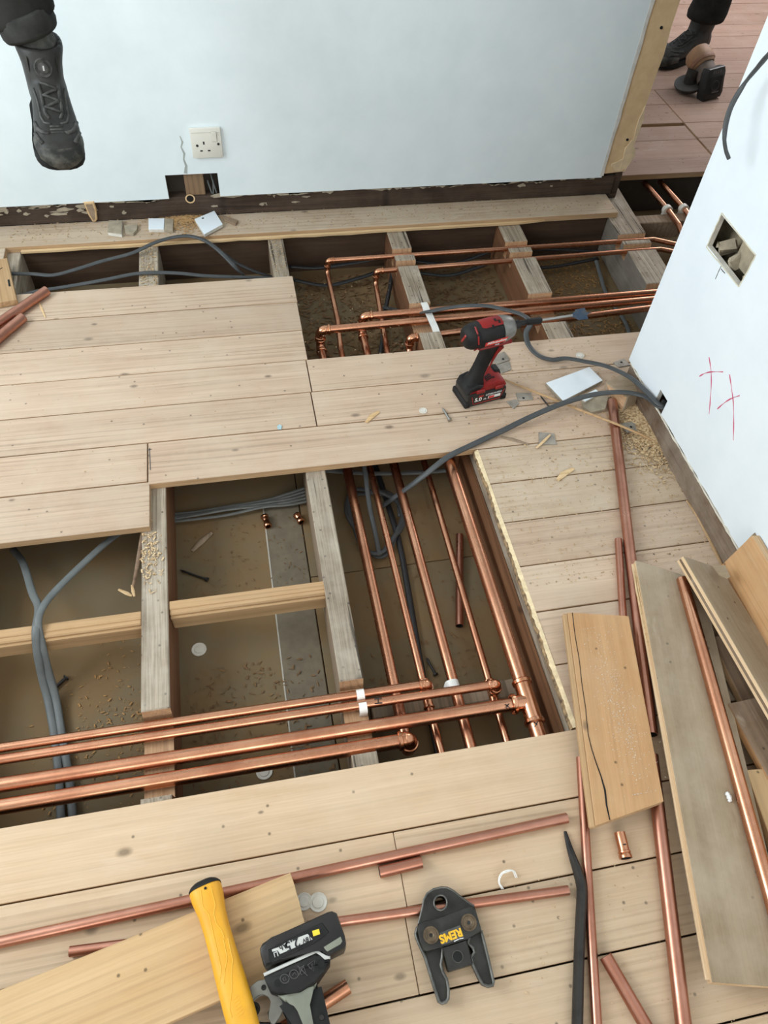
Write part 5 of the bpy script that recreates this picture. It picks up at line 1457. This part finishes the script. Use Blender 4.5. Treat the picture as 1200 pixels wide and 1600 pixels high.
plate('metal_tab', 'small metal tab in front of the driver battery, farther one', 'metal tab', [(806, 614), (830, 613), (833, 624), (810, 626)], 0, 0.003, galv, (818, 622), G)
plate('metal_tab', 'square metal tab with a wood sliver lying on it', 'metal tab', [(842, 675), (866, 677), (870, 694), (842, 694)], 0, 0.003, galv, None, G)
plate('metal_tab', 'metal tab with a hole lying in the sawdust pile', 'metal tab', [(968, 662), (995, 657), (1002, 672), (980, 676)], 0.006, 0.003, galv, (986, 667), G)
plate('plasterboard_offcut', 'rectangular white plasterboard offcut near the grey cables', 'offcut', [(853, 598), (921, 573), (942, 594), (880, 626)], 0.004, 0.012, paint_r, None, None, 0, gypsum_card)
bm = bmesh.new()
o = sorted([x for x in bpy.data.objects if x.get('label', '').startswith('rectangular white')], key=lambda x: x.name)[0]
strip(bm, flat_pts([(899, 592), (905, 600), (913, 607)], 0.0112), 0.0012, (0, 0, 1)); strip(bm, flat_pts([(892, 600), (895, 596), (899, 602), (897, 604)], 0.0112), 0.0012, (0, 0, 1))
obj('pencil_mark', bm, pencil, o)
plate('plasterboard_offcut', 'broken plasterboard piece leaning under the lower grey cable', 'offcut', [(909, 620), (930, 610), (951, 620), (946, 639), (924, 644), (913, 637)], 0, 0.012, gypsum_card, None, None, 0, gypsum_card)
plate('plasterboard_offcut', 'white faced sliver between the broken piece and the white offcut', 'offcut', [(905, 620), (931, 608), (938, 614), (915, 627)], 0.012, 0.006, paint, None, None, 0, gypsum)
plate('plasterboard_offcut', 'white tilted plasterboard square with a pencilled hole on the far strip', 'offcut', [(304, 342), (335, 329), (348, 350), (319, 366)], 0.003, 0.012, paint_r, (317, 341), None, 0.0, gypsum)
plate('plasterboard_offcut', 'small white plasterboard square on the far strip', 'offcut', [(232, 341), (257, 341), (256, 358), (232, 358)], 0, 0.012, paint_r, None, None, 0, gypsum)
plate('plasterboard_offcut', 'tan plasterboard scrap beside the small white square', 'offcut', [(258, 341), (271, 342), (270, 360), (256, 359)], 0, 0.010, gypsum_card)
plate('plasterboard_offcut', 'grey crusted plaster lump on the far strip', 'offcut', [(170, 344), (191, 344), (190, 366), (168, 363)], 0, 0.013, gypsum_card, None, None, 0, gypsum)
plate('plasterboard_offcut', 'rounded tan plaster lump next to the grey crusted one', 'offcut', [(194, 352), (215, 350), (214, 358), (208, 365), (196, 364)], 0, 0.010, gypsum_card)
plate('wood_offcut', 'dark wood chip beside the tilted white square', 'offcut', [(346, 335), (372, 344), (368, 350), (350, 343)], 0, 0.008, joist_side_pale)
# wood plug leaning on the dark timber
p = aty(143, 331, 2.540)
t = thing('wood_plug', 'pale tapered wood plug standing against the dark timber', 'plug', (p.x, 2.54, 0))
bm = bmesh.new()
mm = Matrix(((1, 0, 0, p.x), (0, 0, -1, 2.5425), (0, 1, 0, 0.001), (0, 0, 0, 1)))
prism(bm, [(-0.017, 0.077), (0.018, 0.078), (0.020, 0.05), (0.014, 0.012), (0.006, 0.003), (-0.004, 0.004), (-0.012, 0.03)], 0, 0.012, mm, bev=0.003)
bark = obj('plug', bm, fresh_cut, t)
bm = bmesh.new(); prism(bm, [(-0.011, 0.070), (0.011, 0.070), (0.013, 0.045), (0.007, 0.014), (0.000, 0.010), (-0.006, 0.03)], 0.0118, 0.0126, mm); obj('core', bm, joist_side_pale, t)
# wood block with a cut end
p = at(955, 645, 0.0)
t = thing('wood_block', 'weathered wood block with a fresh cut end by the wall corner', 'block', at(965, 640, 0))
dirx = (at(1000, 612, 0.05) - at(945, 600, 0.05)).normalized()
bm = bmesh.new()
e0 = at(972, 645, 0.0); e1 = at(981, 620, 0.045); e2 = at(945, 597, 0.045); e3 = at(954, 620, 0.010)
back = Vector((0.075, 0.035, 0.0))
v0 = [bm.verts.new(q) for q in (e0, e1, e2, e3)]; v1 = [bm.verts.new(q + back) for q in (e0, e1, e2, e3)]
f = bm.faces.new(v0); f.material_index = 1
bm.faces.new(v1)
for i in range(4): bm.faces.new((v0[i], v0[(i + 1) % 4], v1[(i + 1) % 4], v1[i]))
bmesh.ops.bevel(bm, geom=list(bm.edges), offset=0.003, segments=1, affect='EDGES')
for f in bm.faces:
    if f.normal.dot(Vector((-0.35, -0.9, 0.1))) > 2: f.material_index = 1
obj('block', bm, [board_grey, notch_wood], t)
# thin sticks, slivers, nails, screws
def stick(name, lab, cat, pts, z, r, mat, flat=0.5, group=None, parent=None):
    P = [at(a[0], a[1], a[2] if len(a) > 2 else z + r * flat) for a in pts]
    bm = bmesh.new(); tube(bm, P, [r * (0.55 if i in (0, len(P) - 1) else 1) for i in range(len(P))], 8, flat=flat)
    return tag(obj(name, bm, mat, smooth=True), lab, cat, group)
stick('wood_cane', 'thin pale wood strip lying across the dull pipe to the sawdust', 'strip', [(786, 592, 0.006), (830, 610, 0.010), (900, 638, 0.022), (962, 662, 0.033), (1000, 678, 0.018), (1022, 689, 0.010)], 0, 0.0045, batten_new, 0.6)
stick('wood_strip', 'thin pale strip lying along the skirting timber', 'strip', [(1073, 782), (1090, 806), (1105, 835), (1120, 866), (1131, 888)], 0.0, 0.0050, batten_new, 0.5)
chips = [((572, 660), (581, 650), (592, 643), 0.011, 'pale wood chip near the seam in the middle boards'),
         ((871, 750), (880, 741), (896, 732), 0.012, 'pale wood chip on the dusty boards beside the open hole'),
         ((838, 700), (850, 689), (860, 679), 0.006, 'pale sliver lying on the square metal tab'),
         ((783, 683), (800, 686), (826, 694), 0.008, 'flat grey sliver beside the lower grey cable'),
         ((300, 861), (314, 847), (331, 832), 0.012, 'brown wood chip on the plasterboard between the joists'),
         ((185, 921), (198, 927), (206, 931), 0.007, 'pale broken sliver beside the weathered joist'),
         ((206, 914), (208, 924), (210, 932), 0.006, 'short pale sliver meeting the broken one at an angle'),
         ((60, 471), (65, 482), (71, 496), 0.005, 'pale sliver on the boards beside the two dull pipes')]
for a, b, c, r, lab in chips:
    zz = -0.174 if 'plasterboard' in lab else (-0.11 if 'joist' in lab or 'angle' in lab else (0.004 if 'metal' in lab else 0))
    m_ = joist_side_pale if 'brown' in lab or 'grey' in lab else fresh_cut
    stick('wood_chip', lab, 'wood chip', [a, b, c], zz, r * 0.72, m_, 0.3, 'loose wood chips')
stick('wood_splinter', 'long brown splinter hanging off the weathered joist', 'splinter', [(222, 830, -0.03), (217, 870, -0.07), (208, 916, -0.11)], 0, 0.006, board_brown, 0.5)
def screw(lab, a, b, z, r, mat, name='screw'):
    A = at(*a, z + r * 1.6); B = at(*b, z + r * 1.6); L = (B - A).length
    t = thing(name, lab, name, ((A.x + B.x) / 2, (A.y + B.y) / 2, z))
    bm = bmesh.new()
    lathe(bm, [(0, 0.0003), (L * 0.15, r), (L * 0.9, r), (L * 0.93, r * 1.9), (L, r * 2.0)], basis(A, B - A, z=(0, 0, 1)), 10)
    obj('shank', bm, mat, t, smooth=True)
screw('steel screw on the boards left of the impact driver', (691, 637), (703, 657), 0, 0.0032, steel_m)
screw('nail lying beside the thin pale strip', (844, 618), (859, 637), 0, 0.0022, steel_dark, 'nail')
screw('dark nail on the plasterboard beyond the new noggin', (280, 890), (325, 906), -0.175, 0.0030, pry_m, 'nail')
screw('dark nail on the plasterboard near the pipe tees', (666, 1027), (681, 1055), -0.175, 0.0034, pry_m, 'nail')
screw('dark nail on the plasterboard behind the draped grey cables', (80, 1080), (104, 1058), -0.175, 0.004, pry_m, 'nail')
p = at(437, 668, 0)
t = thing('plastic_chip', 'tiny pale blue plastic chip on the middle boards', 'chip', p)
bm = bmesh.new(); prism(bm, [(-0.006, -0.008), (0.004, -0.009), (0.007, 0.004), (0.001, 0.010), (-0.007, 0.005)], 0, 0.003, Matrix.Translation(p), bev=0.0008)
obj('chip', bm, plain('pale_blue_plastic', (0.42, 0.58, 0.62), 0.4), t)
# string loop
bm = bmesh.new()
for dx in (0, 2.5):
    tube(bm, smooth_path([at(784 + dx, 1389, 0.002), at(779 + dx * .5, 1378, 0.006), at(782 + dx, 1366, 0.012), at(792, 1360 + dx, 0.014), at(803 - dx, 1361, 0.010), at(808 - dx, 1371, 0.004)], 5), 0.0011, 6)
tag(obj('string_loop', bm, white_pl, smooth=True), 'loop of white string on the front boards above the press jaw pipe', 'string')
p = at(990, 1246, zb)
pp = at(1139, 1246, zb + 0.003)
bm = bmesh.new()
for k in range(6):
    r = bmesh.ops.create_icosphere(bm, subdivisions=1, radius=random.uniform(0.003, 0.0055))
    d = Vector((random.uniform(-.005, .005), random.uniform(-.008, .008), random.uniform(0, .003)))
    for v in r['verts']: v.co += pp + d
tag(obj('filler_lump', bm, white_print), 'small white filler lump on the long grey board', 'lump')

# ------------------------------------------------------------------ sawdust and shavings: nobody could count them
def flakes(name, n, region, mat, lo, hi, zf, label, seed=1):
    rnd = random.Random(seed)
    V, F = [], []
    for i in range(n):
        x, y = region(rnd)
        z = zf(x, y)
        L = rnd.uniform(lo, hi); Wd = L * rnd.uniform(0.12, 0.42); a = rnd.uniform(0, PI); tl = rnd.uniform(-0.35, 0.35); c, s = math.cos(a), math.sin(a)
        b = len(V); h = 0.0007 + rnd.random() * 0.001
        for (u, v) in ((-L / 2, -Wd / 2), (L / 2, -Wd / 2), (L / 2 * 0.8, Wd / 2), (-L / 2, Wd / 2)):
            V.append((x + u * c - v * s, y + u * s + v * c, z + h + abs(u) * 0.25 * (1 + tl)))
        V.append((x, y, z + h * 0.2))
        F += [(b, b + 1, b + 2, b + 3), (b, b + 4, b + 1), (b + 1, b + 4, b + 2), (b + 2, b + 4, b + 3), (b + 3, b + 4, b)]
    me = bpy.data.meshes.new(name); me.from_pydata(V, [], F); me.materials.append(mat)
    o = link(name, me, label=label, kind='stuff'); o['category'] = 'sawdust'
    return o
def rect(x0, x1, y0, y1): return lambda r: (r.uniform(x0, x1), r.uniform(y0, y1))
def spot(cx, cy, sx, sy): return lambda r: (r.gauss(cx, sx), r.gauss(cy, sy))
flakes('sawdust', 1500, rect(0.6, 1.10, 0.85, 1.70), shaving_m, 0.002, 0.007, lambda x, y: 0, 'pale wood flecks scattered over the dusty boards by the right wall', 2)
flakes('sawdust', 500, rect(-0.75, 0.55, 1.2, 2.1), shaving_m, 0.0015, 0.005, lambda x, y: 0 if not (y < 1.32 and x > -0.28) else -0.4, 'tiny wood flecks scattered over the middle boards', 3)
flakes('sawdust', 900, rect(-0.75, 1.44, 2.43, 2.545), shaving_m, 0.002, 0.008, lambda x, y: 0, 'wood flecks and plaster crumbs along the far board strip', 4)
def heap(cx, cy, sx, sy, h): return lambda x, y: h * math.exp(-((x - cx) / sx) ** 2 - ((y - cy) / sy) ** 2)
c1 = at(1003, 672, 0); c2 = at(288, 347, 0)
cl = lambda f, ok: (lambda r: next(p for p in iter(lambda: f(r), None) if ok(*p)))
flakes('sawdust', 2800, cl(spot(c1.x + 0.02, c1.y, 0.045, 0.075), lambda x, y: x < 1.103 and not (x < 1.035 and y > 1.40)), shaving_m, 0.004, 0.0105, heap(c1.x + 0.02, c1.y, 0.05, 0.10, 0.012), 'heap of pale shavings by the skirting timber under the cable hole', 5)
flakes('sawdust', 1500, cl(spot(c2.x, c2.y + 0.01, 0.05, 0.035), lambda x, y: 2.42 < y < 2.546), shaving_o, 0.0025, 0.009, heap(c2.x, c2.y, 0.045, 0.035, 0.010), 'heap of shavings under the sawn hole of the far wall', 6)
zc = lambda x, y: -0.174
inbay = lambda x, y: True
flakes('shavings', 1500, rect(0.20, 0.54, 1.72, 2.38), shaving_d, 0.005, 0.022, zc, 'brown shavings covering the floor of the far bay with the pipe elbows', 7)
flakes('shavings', 1500, rect(0.64, 0.95, 1.72, 2.38), shaving_d, 0.005, 0.022, zc, 'brown shavings in the far bay between third and fourth joist', 8)
flakes('shavings', 1600, rect(1.07, 1.38, 1.72, 2.38), sawdust_m, 0.004, 0.016, zc, 'orange brown shavings in the far bay before the last joist', 9)
flakes('shavings', 420, rect(-0.23, 0.09, 0.5, 0.85), shaving_d, 0.003, 0.014, zc, 'scattered brown shavings on the plasterboard under the front pipes', 10)
flakes('shavings', 420, cl(spot(-0.37, 0.70, 0.08, 0.12), lambda x, y: x < -0.31), sawdust_m, 0.002, 0.010, zc, 'fine sawdust on the plasterboard left of the weathered joist', 11)
flakes('shavings', 260, rect(0.2, 0.54, 0.6, 1.3), shaving_d, 0.003, 0.013, zc, 'scattered shavings on the plasterboard below the lengthwise pipes', 12)
flakes('shavings', 220, rect(-0.23, 0.10, 1.0, 1.3), shaving_d, 0.0025, 0.009, zc, 'few shavings on the plasterboard beyond the new noggin', 13)
flakes('sawdust', 170, cl(spot(-0.285, 1.09, 0.014, 0.045), lambda x, y: -0.303 < x < -0.245), shaving_m, 0.003, 0.012, lambda x, y: -0.022, 'tuft of pale splinters on the weathered joist under the cut boards', 14)
flakes('sawdust', 260, rect(-0.315, -0.256, 2.16, 2.41), shaving_m, 0.003, 0.010, lambda x, y: -0.022, 'sawdust lying on the joist crossed by the two dark cables', 15)
flakes('sawdust', 260, rect(0.125, 0.172, 2.16, 2.41), shaving_m, 0.002, 0.006, lambda x, y: -0.022, 'wood specks on the joist end at the far boards', 17)
def on_plank(r):
    y = r.gauss(0.52, 0.09); return (0.675 + 0.08 * (y - 0.52) + r.gauss(0, 0.022), min(0.70, max(0.34, y)))
flakes('sawdust', 700, on_plank, gypsum, 0.0006, 0.0028, lambda x, y: 0.0522, 'white plaster specks on the short orange board', 18)
flakes('sawdust', 420, rect(0.30, 0.95, -0.05, 0.35), shaving_m, 0.0012, 0.004, lambda x, y: 0, 'tiny specks on the front boards', 19)

# ------------------------------------------------------------------ people: what the frame shows of them
def ring_at(c, ax, ay, a, b, n=24, p=2.3, k=0.0, ph=0.0, q=3):
    out = []
    for i, pt in enumerate(sq_ring(Vector((0, 0, 0)), ax, ay, a, b, n, p)):
        th = 2 * PI * i / n
        out.append(c + pt * (1 + k * math.sin(q * th + ph)))
    return out
def boot(parent, m, dial=True):
    """m: local x heel -> toe (0 .. 0.31), y side, z up"""
    X, Y, Z = m.to_3x3().col[0], m.to_3x3().col[1], m.to_3x3().col[2]
    bm = bmesh.new()
    secs = [(0.000, 0.020, 0.070), (0.010, 0.034, 0.100), (0.040, 0.041, 0.125), (0.085, 0.042, 0.130), (0.120, 0.042, 0.118), (0.150, 0.044, 0.102), (0.180, 0.047, 0.088), (0.210, 0.0495, 0.077), (0.240, 0.050, 0.071), (0.268, 0.047, 0.066), (0.288, 0.040, 0.057), (0.302, 0.026, 0.042), (0.308, 0.010, 0.032)]
    rings = []
    for x, hw, zt in secs:
        zb2 = 0.018
        c = m @ Vector((x, 0.004 * math.sin(x * 10), (zt + zb2) / 2))
        rings.append(sq_ring(c, Y, Z, hw, (zt - zb2) / 2, 28, 2.4))
    loft(bm, rings)
    rings = []
    for z, cx, a, b in ((0.060, 0.070, 0.062, 0.040), (0.100, 0.066, 0.062, 0.042), (0.130, 0.060, 0.062, 0.044), (0.148, 0.055, 0.062, 0.048), (0.160, 0.050, 0.063, 0.052), (0.170, 0.048, 0.062, 0.052), (0.176, 0.048, 0.056, 0.046), (0.168, 0.048, 0.050, 0.041)):
        rings.append(sq_ring(m @ Vector((cx, 0, z)), X, Y, a, b, 28, 2.3))
    loft(bm, rings)
    up = obj('boot', bm, boot_m, parent, smooth='all')
    rm = up.modifiers.new('union', 'REMESH'); rm.mode = 'VOXEL'; rm.voxel_size = 0.005; rm.use_smooth_shade = True
    sm = up.modifiers.new('smooth', 'SMOOTH'); sm.iterations = 4; sm.factor = 0.5
    # sole
    out = []
    for x, hw, zt in secs: out.append((x * 1.016 - 0.002, hw + 0.0045))
    poly = [(x, -y) for x, y in out] + [(x, y) for x, y in out[::-1]]
    bm = bmesh.new(); prism(bm, poly, 0.006, 0.026, m, bev=0.004, seg=2)
    for k in range(9):
        x = 0.015 + k * 0.028
        hw = [h for xx, h, z in secs if xx <= x][-1] + 0.003
        hw *= 0.80
        for s in (-1, 1):
            box(bm, (x - 0.009, s * hw - 0.010, 0.0), (x + 0.009, s * hw + 0.006, 0.010), m, bev=0.002)
    for s in ():
        box(bm, (0.275, s - 0.008, 0.002), (0.303, s + 0.008, 0.022), m, bev=0.003)
    obj('sole', bm, sole_m, up, smooth=True)
    # toe guard
    bm = bmesh.new(); rings = []
    for x, hw, zt in ((0.232, 0.0515, 0.058), (0.252, 0.051, 0.060), (0.272, 0.048, 0.058), (0.291, 0.0435, 0.050), (0.307, 0.031, 0.042), (0.3165, 0.013, 0.034)):
        rings.append(sq_ring(m @ Vector((x, 0.002, (zt + 0.012) / 2)), Y, Z, hw + 0.002, (zt - 0.010) / 2, 28, 2.6))
    loft(bm, rings)
    obj('toe_guard', bm, boot_toe, up, smooth='all')
    def zat(x):
        for a, b in zip(secs, secs[1:]):
            if a[0] <= x <= b[0]: return a[2] + (b[2] - a[2]) * (x - a[0]) / (b[0] - a[0]), a[1] + (b[1] - a[1]) * (x - a[0]) / (b[0] - a[0])
        return 0.05, 0.04
    def on(x, y):
        zt, hw = zat(x); c = (zt + 0.018) / 2; h = (zt - 0.018) / 2
        v = min(0.985, abs(y) / hw)
        return m @ Vector((x, y + 0.004 * math.sin(x * 10), c + h * (1 - v ** 2.4) ** (1 / 2.4) * 0.985))
    bm = bmesh.new()                   # overlays: eyestay rails, vamp seams, toe ribs
    for s in (-1, 1):
        tube(bm, [on(x, s * y) for x, y in ((0.128, 0.020), (0.15, 0.019), (0.175, 0.019), (0.20, 0.018), (0.215, 0.012))], 0.0042, 8)
        tube(bm, [on(x, s * y) for x, y in ((0.128, 0.033), (0.155, 0.030), (0.18, 0.029), (0.205, 0.029), (0.225, 0.024), (0.232, 0.010))], 0.0028, 8)
        tube(bm, [on(x, s * y) for x, y in ((0.21, 0.044), (0.235, 0.040), (0.252, 0.032), (0.262, 0.018))], 0.0050, 8)
        tube(bm, [on(x, s * y) for x, y in ((0.243, 0.046), (0.262, 0.042), (0.280, 0.034))], 0.0048, 8)
    for x in (0.240, 0.250, 0.260): tube(bm, [on(x, y) for y in (-0.014, -0.005, 0.005, 0.014)], 0.0022, 6)
    obj('overlays', bm, boot_grey, up, smooth='all')
    bm = bmesh.new()                   # tongue and lace straps
    for x, s in ((0.135, 1), (0.150, -1), (0.163, 1), (0.178, -1), (0.192, 1)):
        tube(bm, [on(x + 0.006 * s * k, 0.0065 * k * 2) + m.to_3x3() @ Vector((0, 0, 0.002)) for k in (-1.3, -0.5, 0.5, 1.3)], 0.0034, 8)
    obj('laces', bm, boot_grey, up, smooth='all')
    if dial:
        f = (m.to_3x3() @ Vector((1, 0, 0.28))).normalized()
        c = m @ Vector((0.116, 0.0, 0.140))
        bm = bmesh.new(); mm = basis(c, f, z=m.to_3x3().col[2])
        lathe(bm, [(-0.012, 0.020), (0.003, 0.020), (0.005, 0.018), (0.0035, 0.0145), (0.0035, 0.0120), (0.006, 0.0115), (0.007, 0.009), (0.0068, 0.001)], mm, 24)
        obj('lace_dial', bm, boot_grey, up, smooth=True, label='round lace dial')
        bm = bmesh.new(); box(bm, (0.0065, -0.0016, -0.005), (0.0078, 0.0016, 0.005), mm); obj('dial_mark', bm, grey_print, up)
        bm = bmesh.new()
        for s in (-1, 1):
            rings = [sq_ring(m @ Vector((0.104 - 0.02 * abs(k), s * (0.030 + 0.006 * k), 0.138 + 0.010 * k)), m.to_3x3().col[2], f, 0.020, 0.006, 12, 3) for k in (0, 1, 2)]
            loft(bm, rings)
        obj('collar_pads', bm, boot_m, up, smooth='all')
    return up
def leg(parent, ankle, knee, hip, m, r0, r1, folds=True):
    """cloth from the boot top to the knee and thigh: one tapering surface with creases"""
    bm = bmesh.new()
    P = smooth_path([ankle, ankle.lerp(knee, 0.33) + Vector((0, -0.01, 0)), ankle.lerp(knee, 0.7), knee, knee.lerp(hip, 0.5), hip], 6)
    fr = frames(P); rings = []
    n = len(P)
    for i, p in enumerate(P):
        k = i / (n - 1)
        r = r0 + (r1 - r0) * min(1, k * 1.1)
        if k < 0.12: r *= 1.06
        t_, n_, b_ = fr[i]
        rings.append(ring_at(p, n_, b_, r * (1 + 0.05 * math.sin(i * 1.7)), r * 0.94, 26, 2.1, 0.05, i * 0.9, 3))
    loft(bm, rings)
    return obj('trouser_leg', bm, trouser_m, parent, smooth='all'), fr[0]

# person by the far wall: one foot held above the floor in front of it
toe = atd(96, 247, 1.68); heel = atd(66, 112, 1.90)
per = thing('person', 'booted leg in dark trousers stepping down in front of the pale wall', 'person', (toe.x, toe.y + 0.1, toe.z - 0.05))
f = (toe - heel).normalized()
upv = Vector((0.14, -0.22, 1.0))
mB = basis(heel, f, z=upv)
mB = basis(toe - mB.to_3x3() @ Vector((0.300, 0, 0.030)), f, z=upv)
bt = boot(per, mB)
ank = mB @ Vector((0.050, 0, 0.160))
kn = ank + Vector((-0.11, 0.02, 0.42)); hp = kn + Vector((0.06, -0.12, 0.42))
lg, fr0 = leg(per, ank + (kn - ank).normalized() * 0.055, kn, hp, mB, 0.066, 0.088)
bm = bmesh.new()                       # sock and the turned cuff
t0 = (kn - ank).normalized()
a1 = mB.to_3x3().col[0]; a1 = (a1 - t0 * a1.dot(t0)).normalized(); a2 = t0.cross(a1)
loft(bm, [sq_ring(ank + t0 * z, a1, a2, r, r * 0.88, 20, 2.1) for z, r in ((-0.03, 0.045), (0.0, 0.048), (0.03, 0.048), (0.06, 0.047))])
obj('sock', bm, sock_m, per, smooth='all')
bm = bmesh.new()
rg = []
for z, r in ((0.030, 0.066), (0.027, 0.071), (0.036, 0.075), (0.070, 0.074), (0.076, 0.069), (0.060, 0.064), (0.034, 0.062)):
    rg.append(ring_at(ank + t0 * z, a1, a2, r, r * 0.86, 28, 2.3, 0.03, 1.0, 3))
loft(bm, rg, caps=False)
for i in range(28):
    pass
obj('cuff', bm, cuff_m, per, smooth='all', label='grey turned trouser cuff')

# person in the hall: boot on the floor and trouser leg
b_at = at(1080, 88, 0)
per2 = thing('person', 'dark work boot and trouser leg standing on the hall floor', 'person', b_at)
fd = Vector((-0.90, -0.44, 0)).normalized()
m2 = Matrix.Scale(1.16, 4)
mB2 = basis(at(1094, 84, 0), fd, z=(0, 0, 1)) @ m2
boot(per2, mB2, dial=False)
ank2 = mB2 @ Vector((0.05, 0, 0.15))
leg(per2, ank2, ank2 + Vector((-0.03, 0.02, 0.42)), ank2 + Vector((-0.02, 0.10, 0.85)), mB2, 0.085, 0.095)

# ------------------------------------------------------------------ cordless tool on the hall floor
def hall_tool():
    base = at(1112, 157, 0)
    t = thing('cordless_grinder', 'dusty orange cordless grinder standing on its black battery in the hall', 'power tool', base)
    back = Vector((-0.30, 0.95, 0)).normalized()       # the tool leans away from the viewer
    side = Vector((0.95, 0.30, 0)).normalized()
    tilt = (Vector((0, 0, 1)) * 0.97 + back * 0.24).normalized()
    nrm = side.cross(tilt)
    m = Matrix((side, tilt, nrm)).transposed().to_4x4(); m.translation = base + Vector((0, 0, 0.002))
    bm = bmesh.new()
    prism(bm, [(-0.054, 0.0), (0.054, 0.006), (0.058, 0.03), (0.058, 0.112), (0.048, 0.134), (-0.046, 0.130), (-0.056, 0.11), (-0.056, 0.02)], -0.045, 0.0, m, bev=0.007, seg=2)
    bat = obj('battery', bm, black_gloss, t, smooth=True)
    bm = bmesh.new()
    prism(bm, [(-0.038, 0.020), (0.040, 0.024), (0.042, 0.100), (-0.038, 0.096)], 0.0, 0.002, m, bev=0.001)
    obj('face_panel', bm, black_m, bat)
    bm = bmesh.new()
    for k in range(4): box(bm, (-0.026 + k * 0.014, 0.108, 0.0), (-0.017 + k * 0.014, 0.122, 0.0015), m)
    box(bm, (-0.015, 0.030, 0.001), (0.030, 0.036, 0.003), m)
    tube(bm, [m @ Vector((0.002 + 0.022 * math.cos(2 * PI * k / 18), 0.060 + 0.020 * math.sin(2 * PI * k / 18), 0.002)) for k in range(19)], 0.001, 5)
    obj('moulding', bm, plain('battery_moulding', (0.10, 0.095, 0.09), 0.5), bat)
    ax = (back * 0.80 + Vector((0.06, 0, 0.42))).normalized()
    c0 = m @ Vector((-0.005, 0.085, -0.040))
    a1 = side; a2 = a1.cross(ax)
    bm = bmesh.new()
    loft(bm, [sq_ring(c0 + ax * d, a1, a2, r, r2, 22, 2.5) for d, r, r2 in ((0.0, 0.050, 0.045), (0.02, 0.046, 0.044), (0.04, 0.044, 0.042), (0.08, 0.046, 0.044), (0.10, 0.050, 0.048))])
    obj('body', bm, plain('dusty_black_body', (0.17, 0.125, 0.095), 0.7, vary=0.2, nscale=18, col2=(0.09, 0.07, 0.06)), t, smooth=True)
    bm = bmesh.new()
    loft(bm, [sq_ring(c0 + ax * d, a1, a2, r, r2, 22, 2.6) for d, r, r2 in ((0.06, 0.047, 0.047), (0.075, 0.055, 0.054), (0.125, 0.056, 0.054), (0.145, 0.046, 0.044))])
    obj('head', bm, orange_tool, t, smooth=True)
    bm = bmesh.new()
    loft(bm, [sq_ring(c0 + ax * d, a1, a2, r, r2, 22, 2.6) for d, r, r2 in ((0.072, 0.0555, 0.0545), (0.080, 0.0575, 0.0565), (0.088, 0.0565, 0.0555))])
    obj('band', bm, plain('dusty_red_band', (0.27, 0.13, 0.07), 0.6), t, smooth=True)
    g = c0 + ax * 0.07 - side * 0.045 + Vector((0, 0, -0.075))
    bm = bmesh.new()
    lathe(bm, [(-0.012, 0.060), (0.0, 0.068), (0.006, 0.068), (0.010, 0.062), (0.010, 0.03)], basis(g, (-0.25, -0.10, 1.0), y=(1, 0, 0)), 28)
    obj('guard', bm, plain('guard_steel', (0.085, 0.08, 0.075), 0.5, metal=0.4), t, smooth=True, label='dark round disc guard')
    bm = bmesh.new()
    lathe(bm, [(0, 0.03), (0.06, 0.034)], basis(g, Vector((0.15, 0.1, 1.0)), y=(1, 0, 0)), 18)
    obj('spindle_neck', bm, steel_dark, t, smooth=True)
hall_tool()
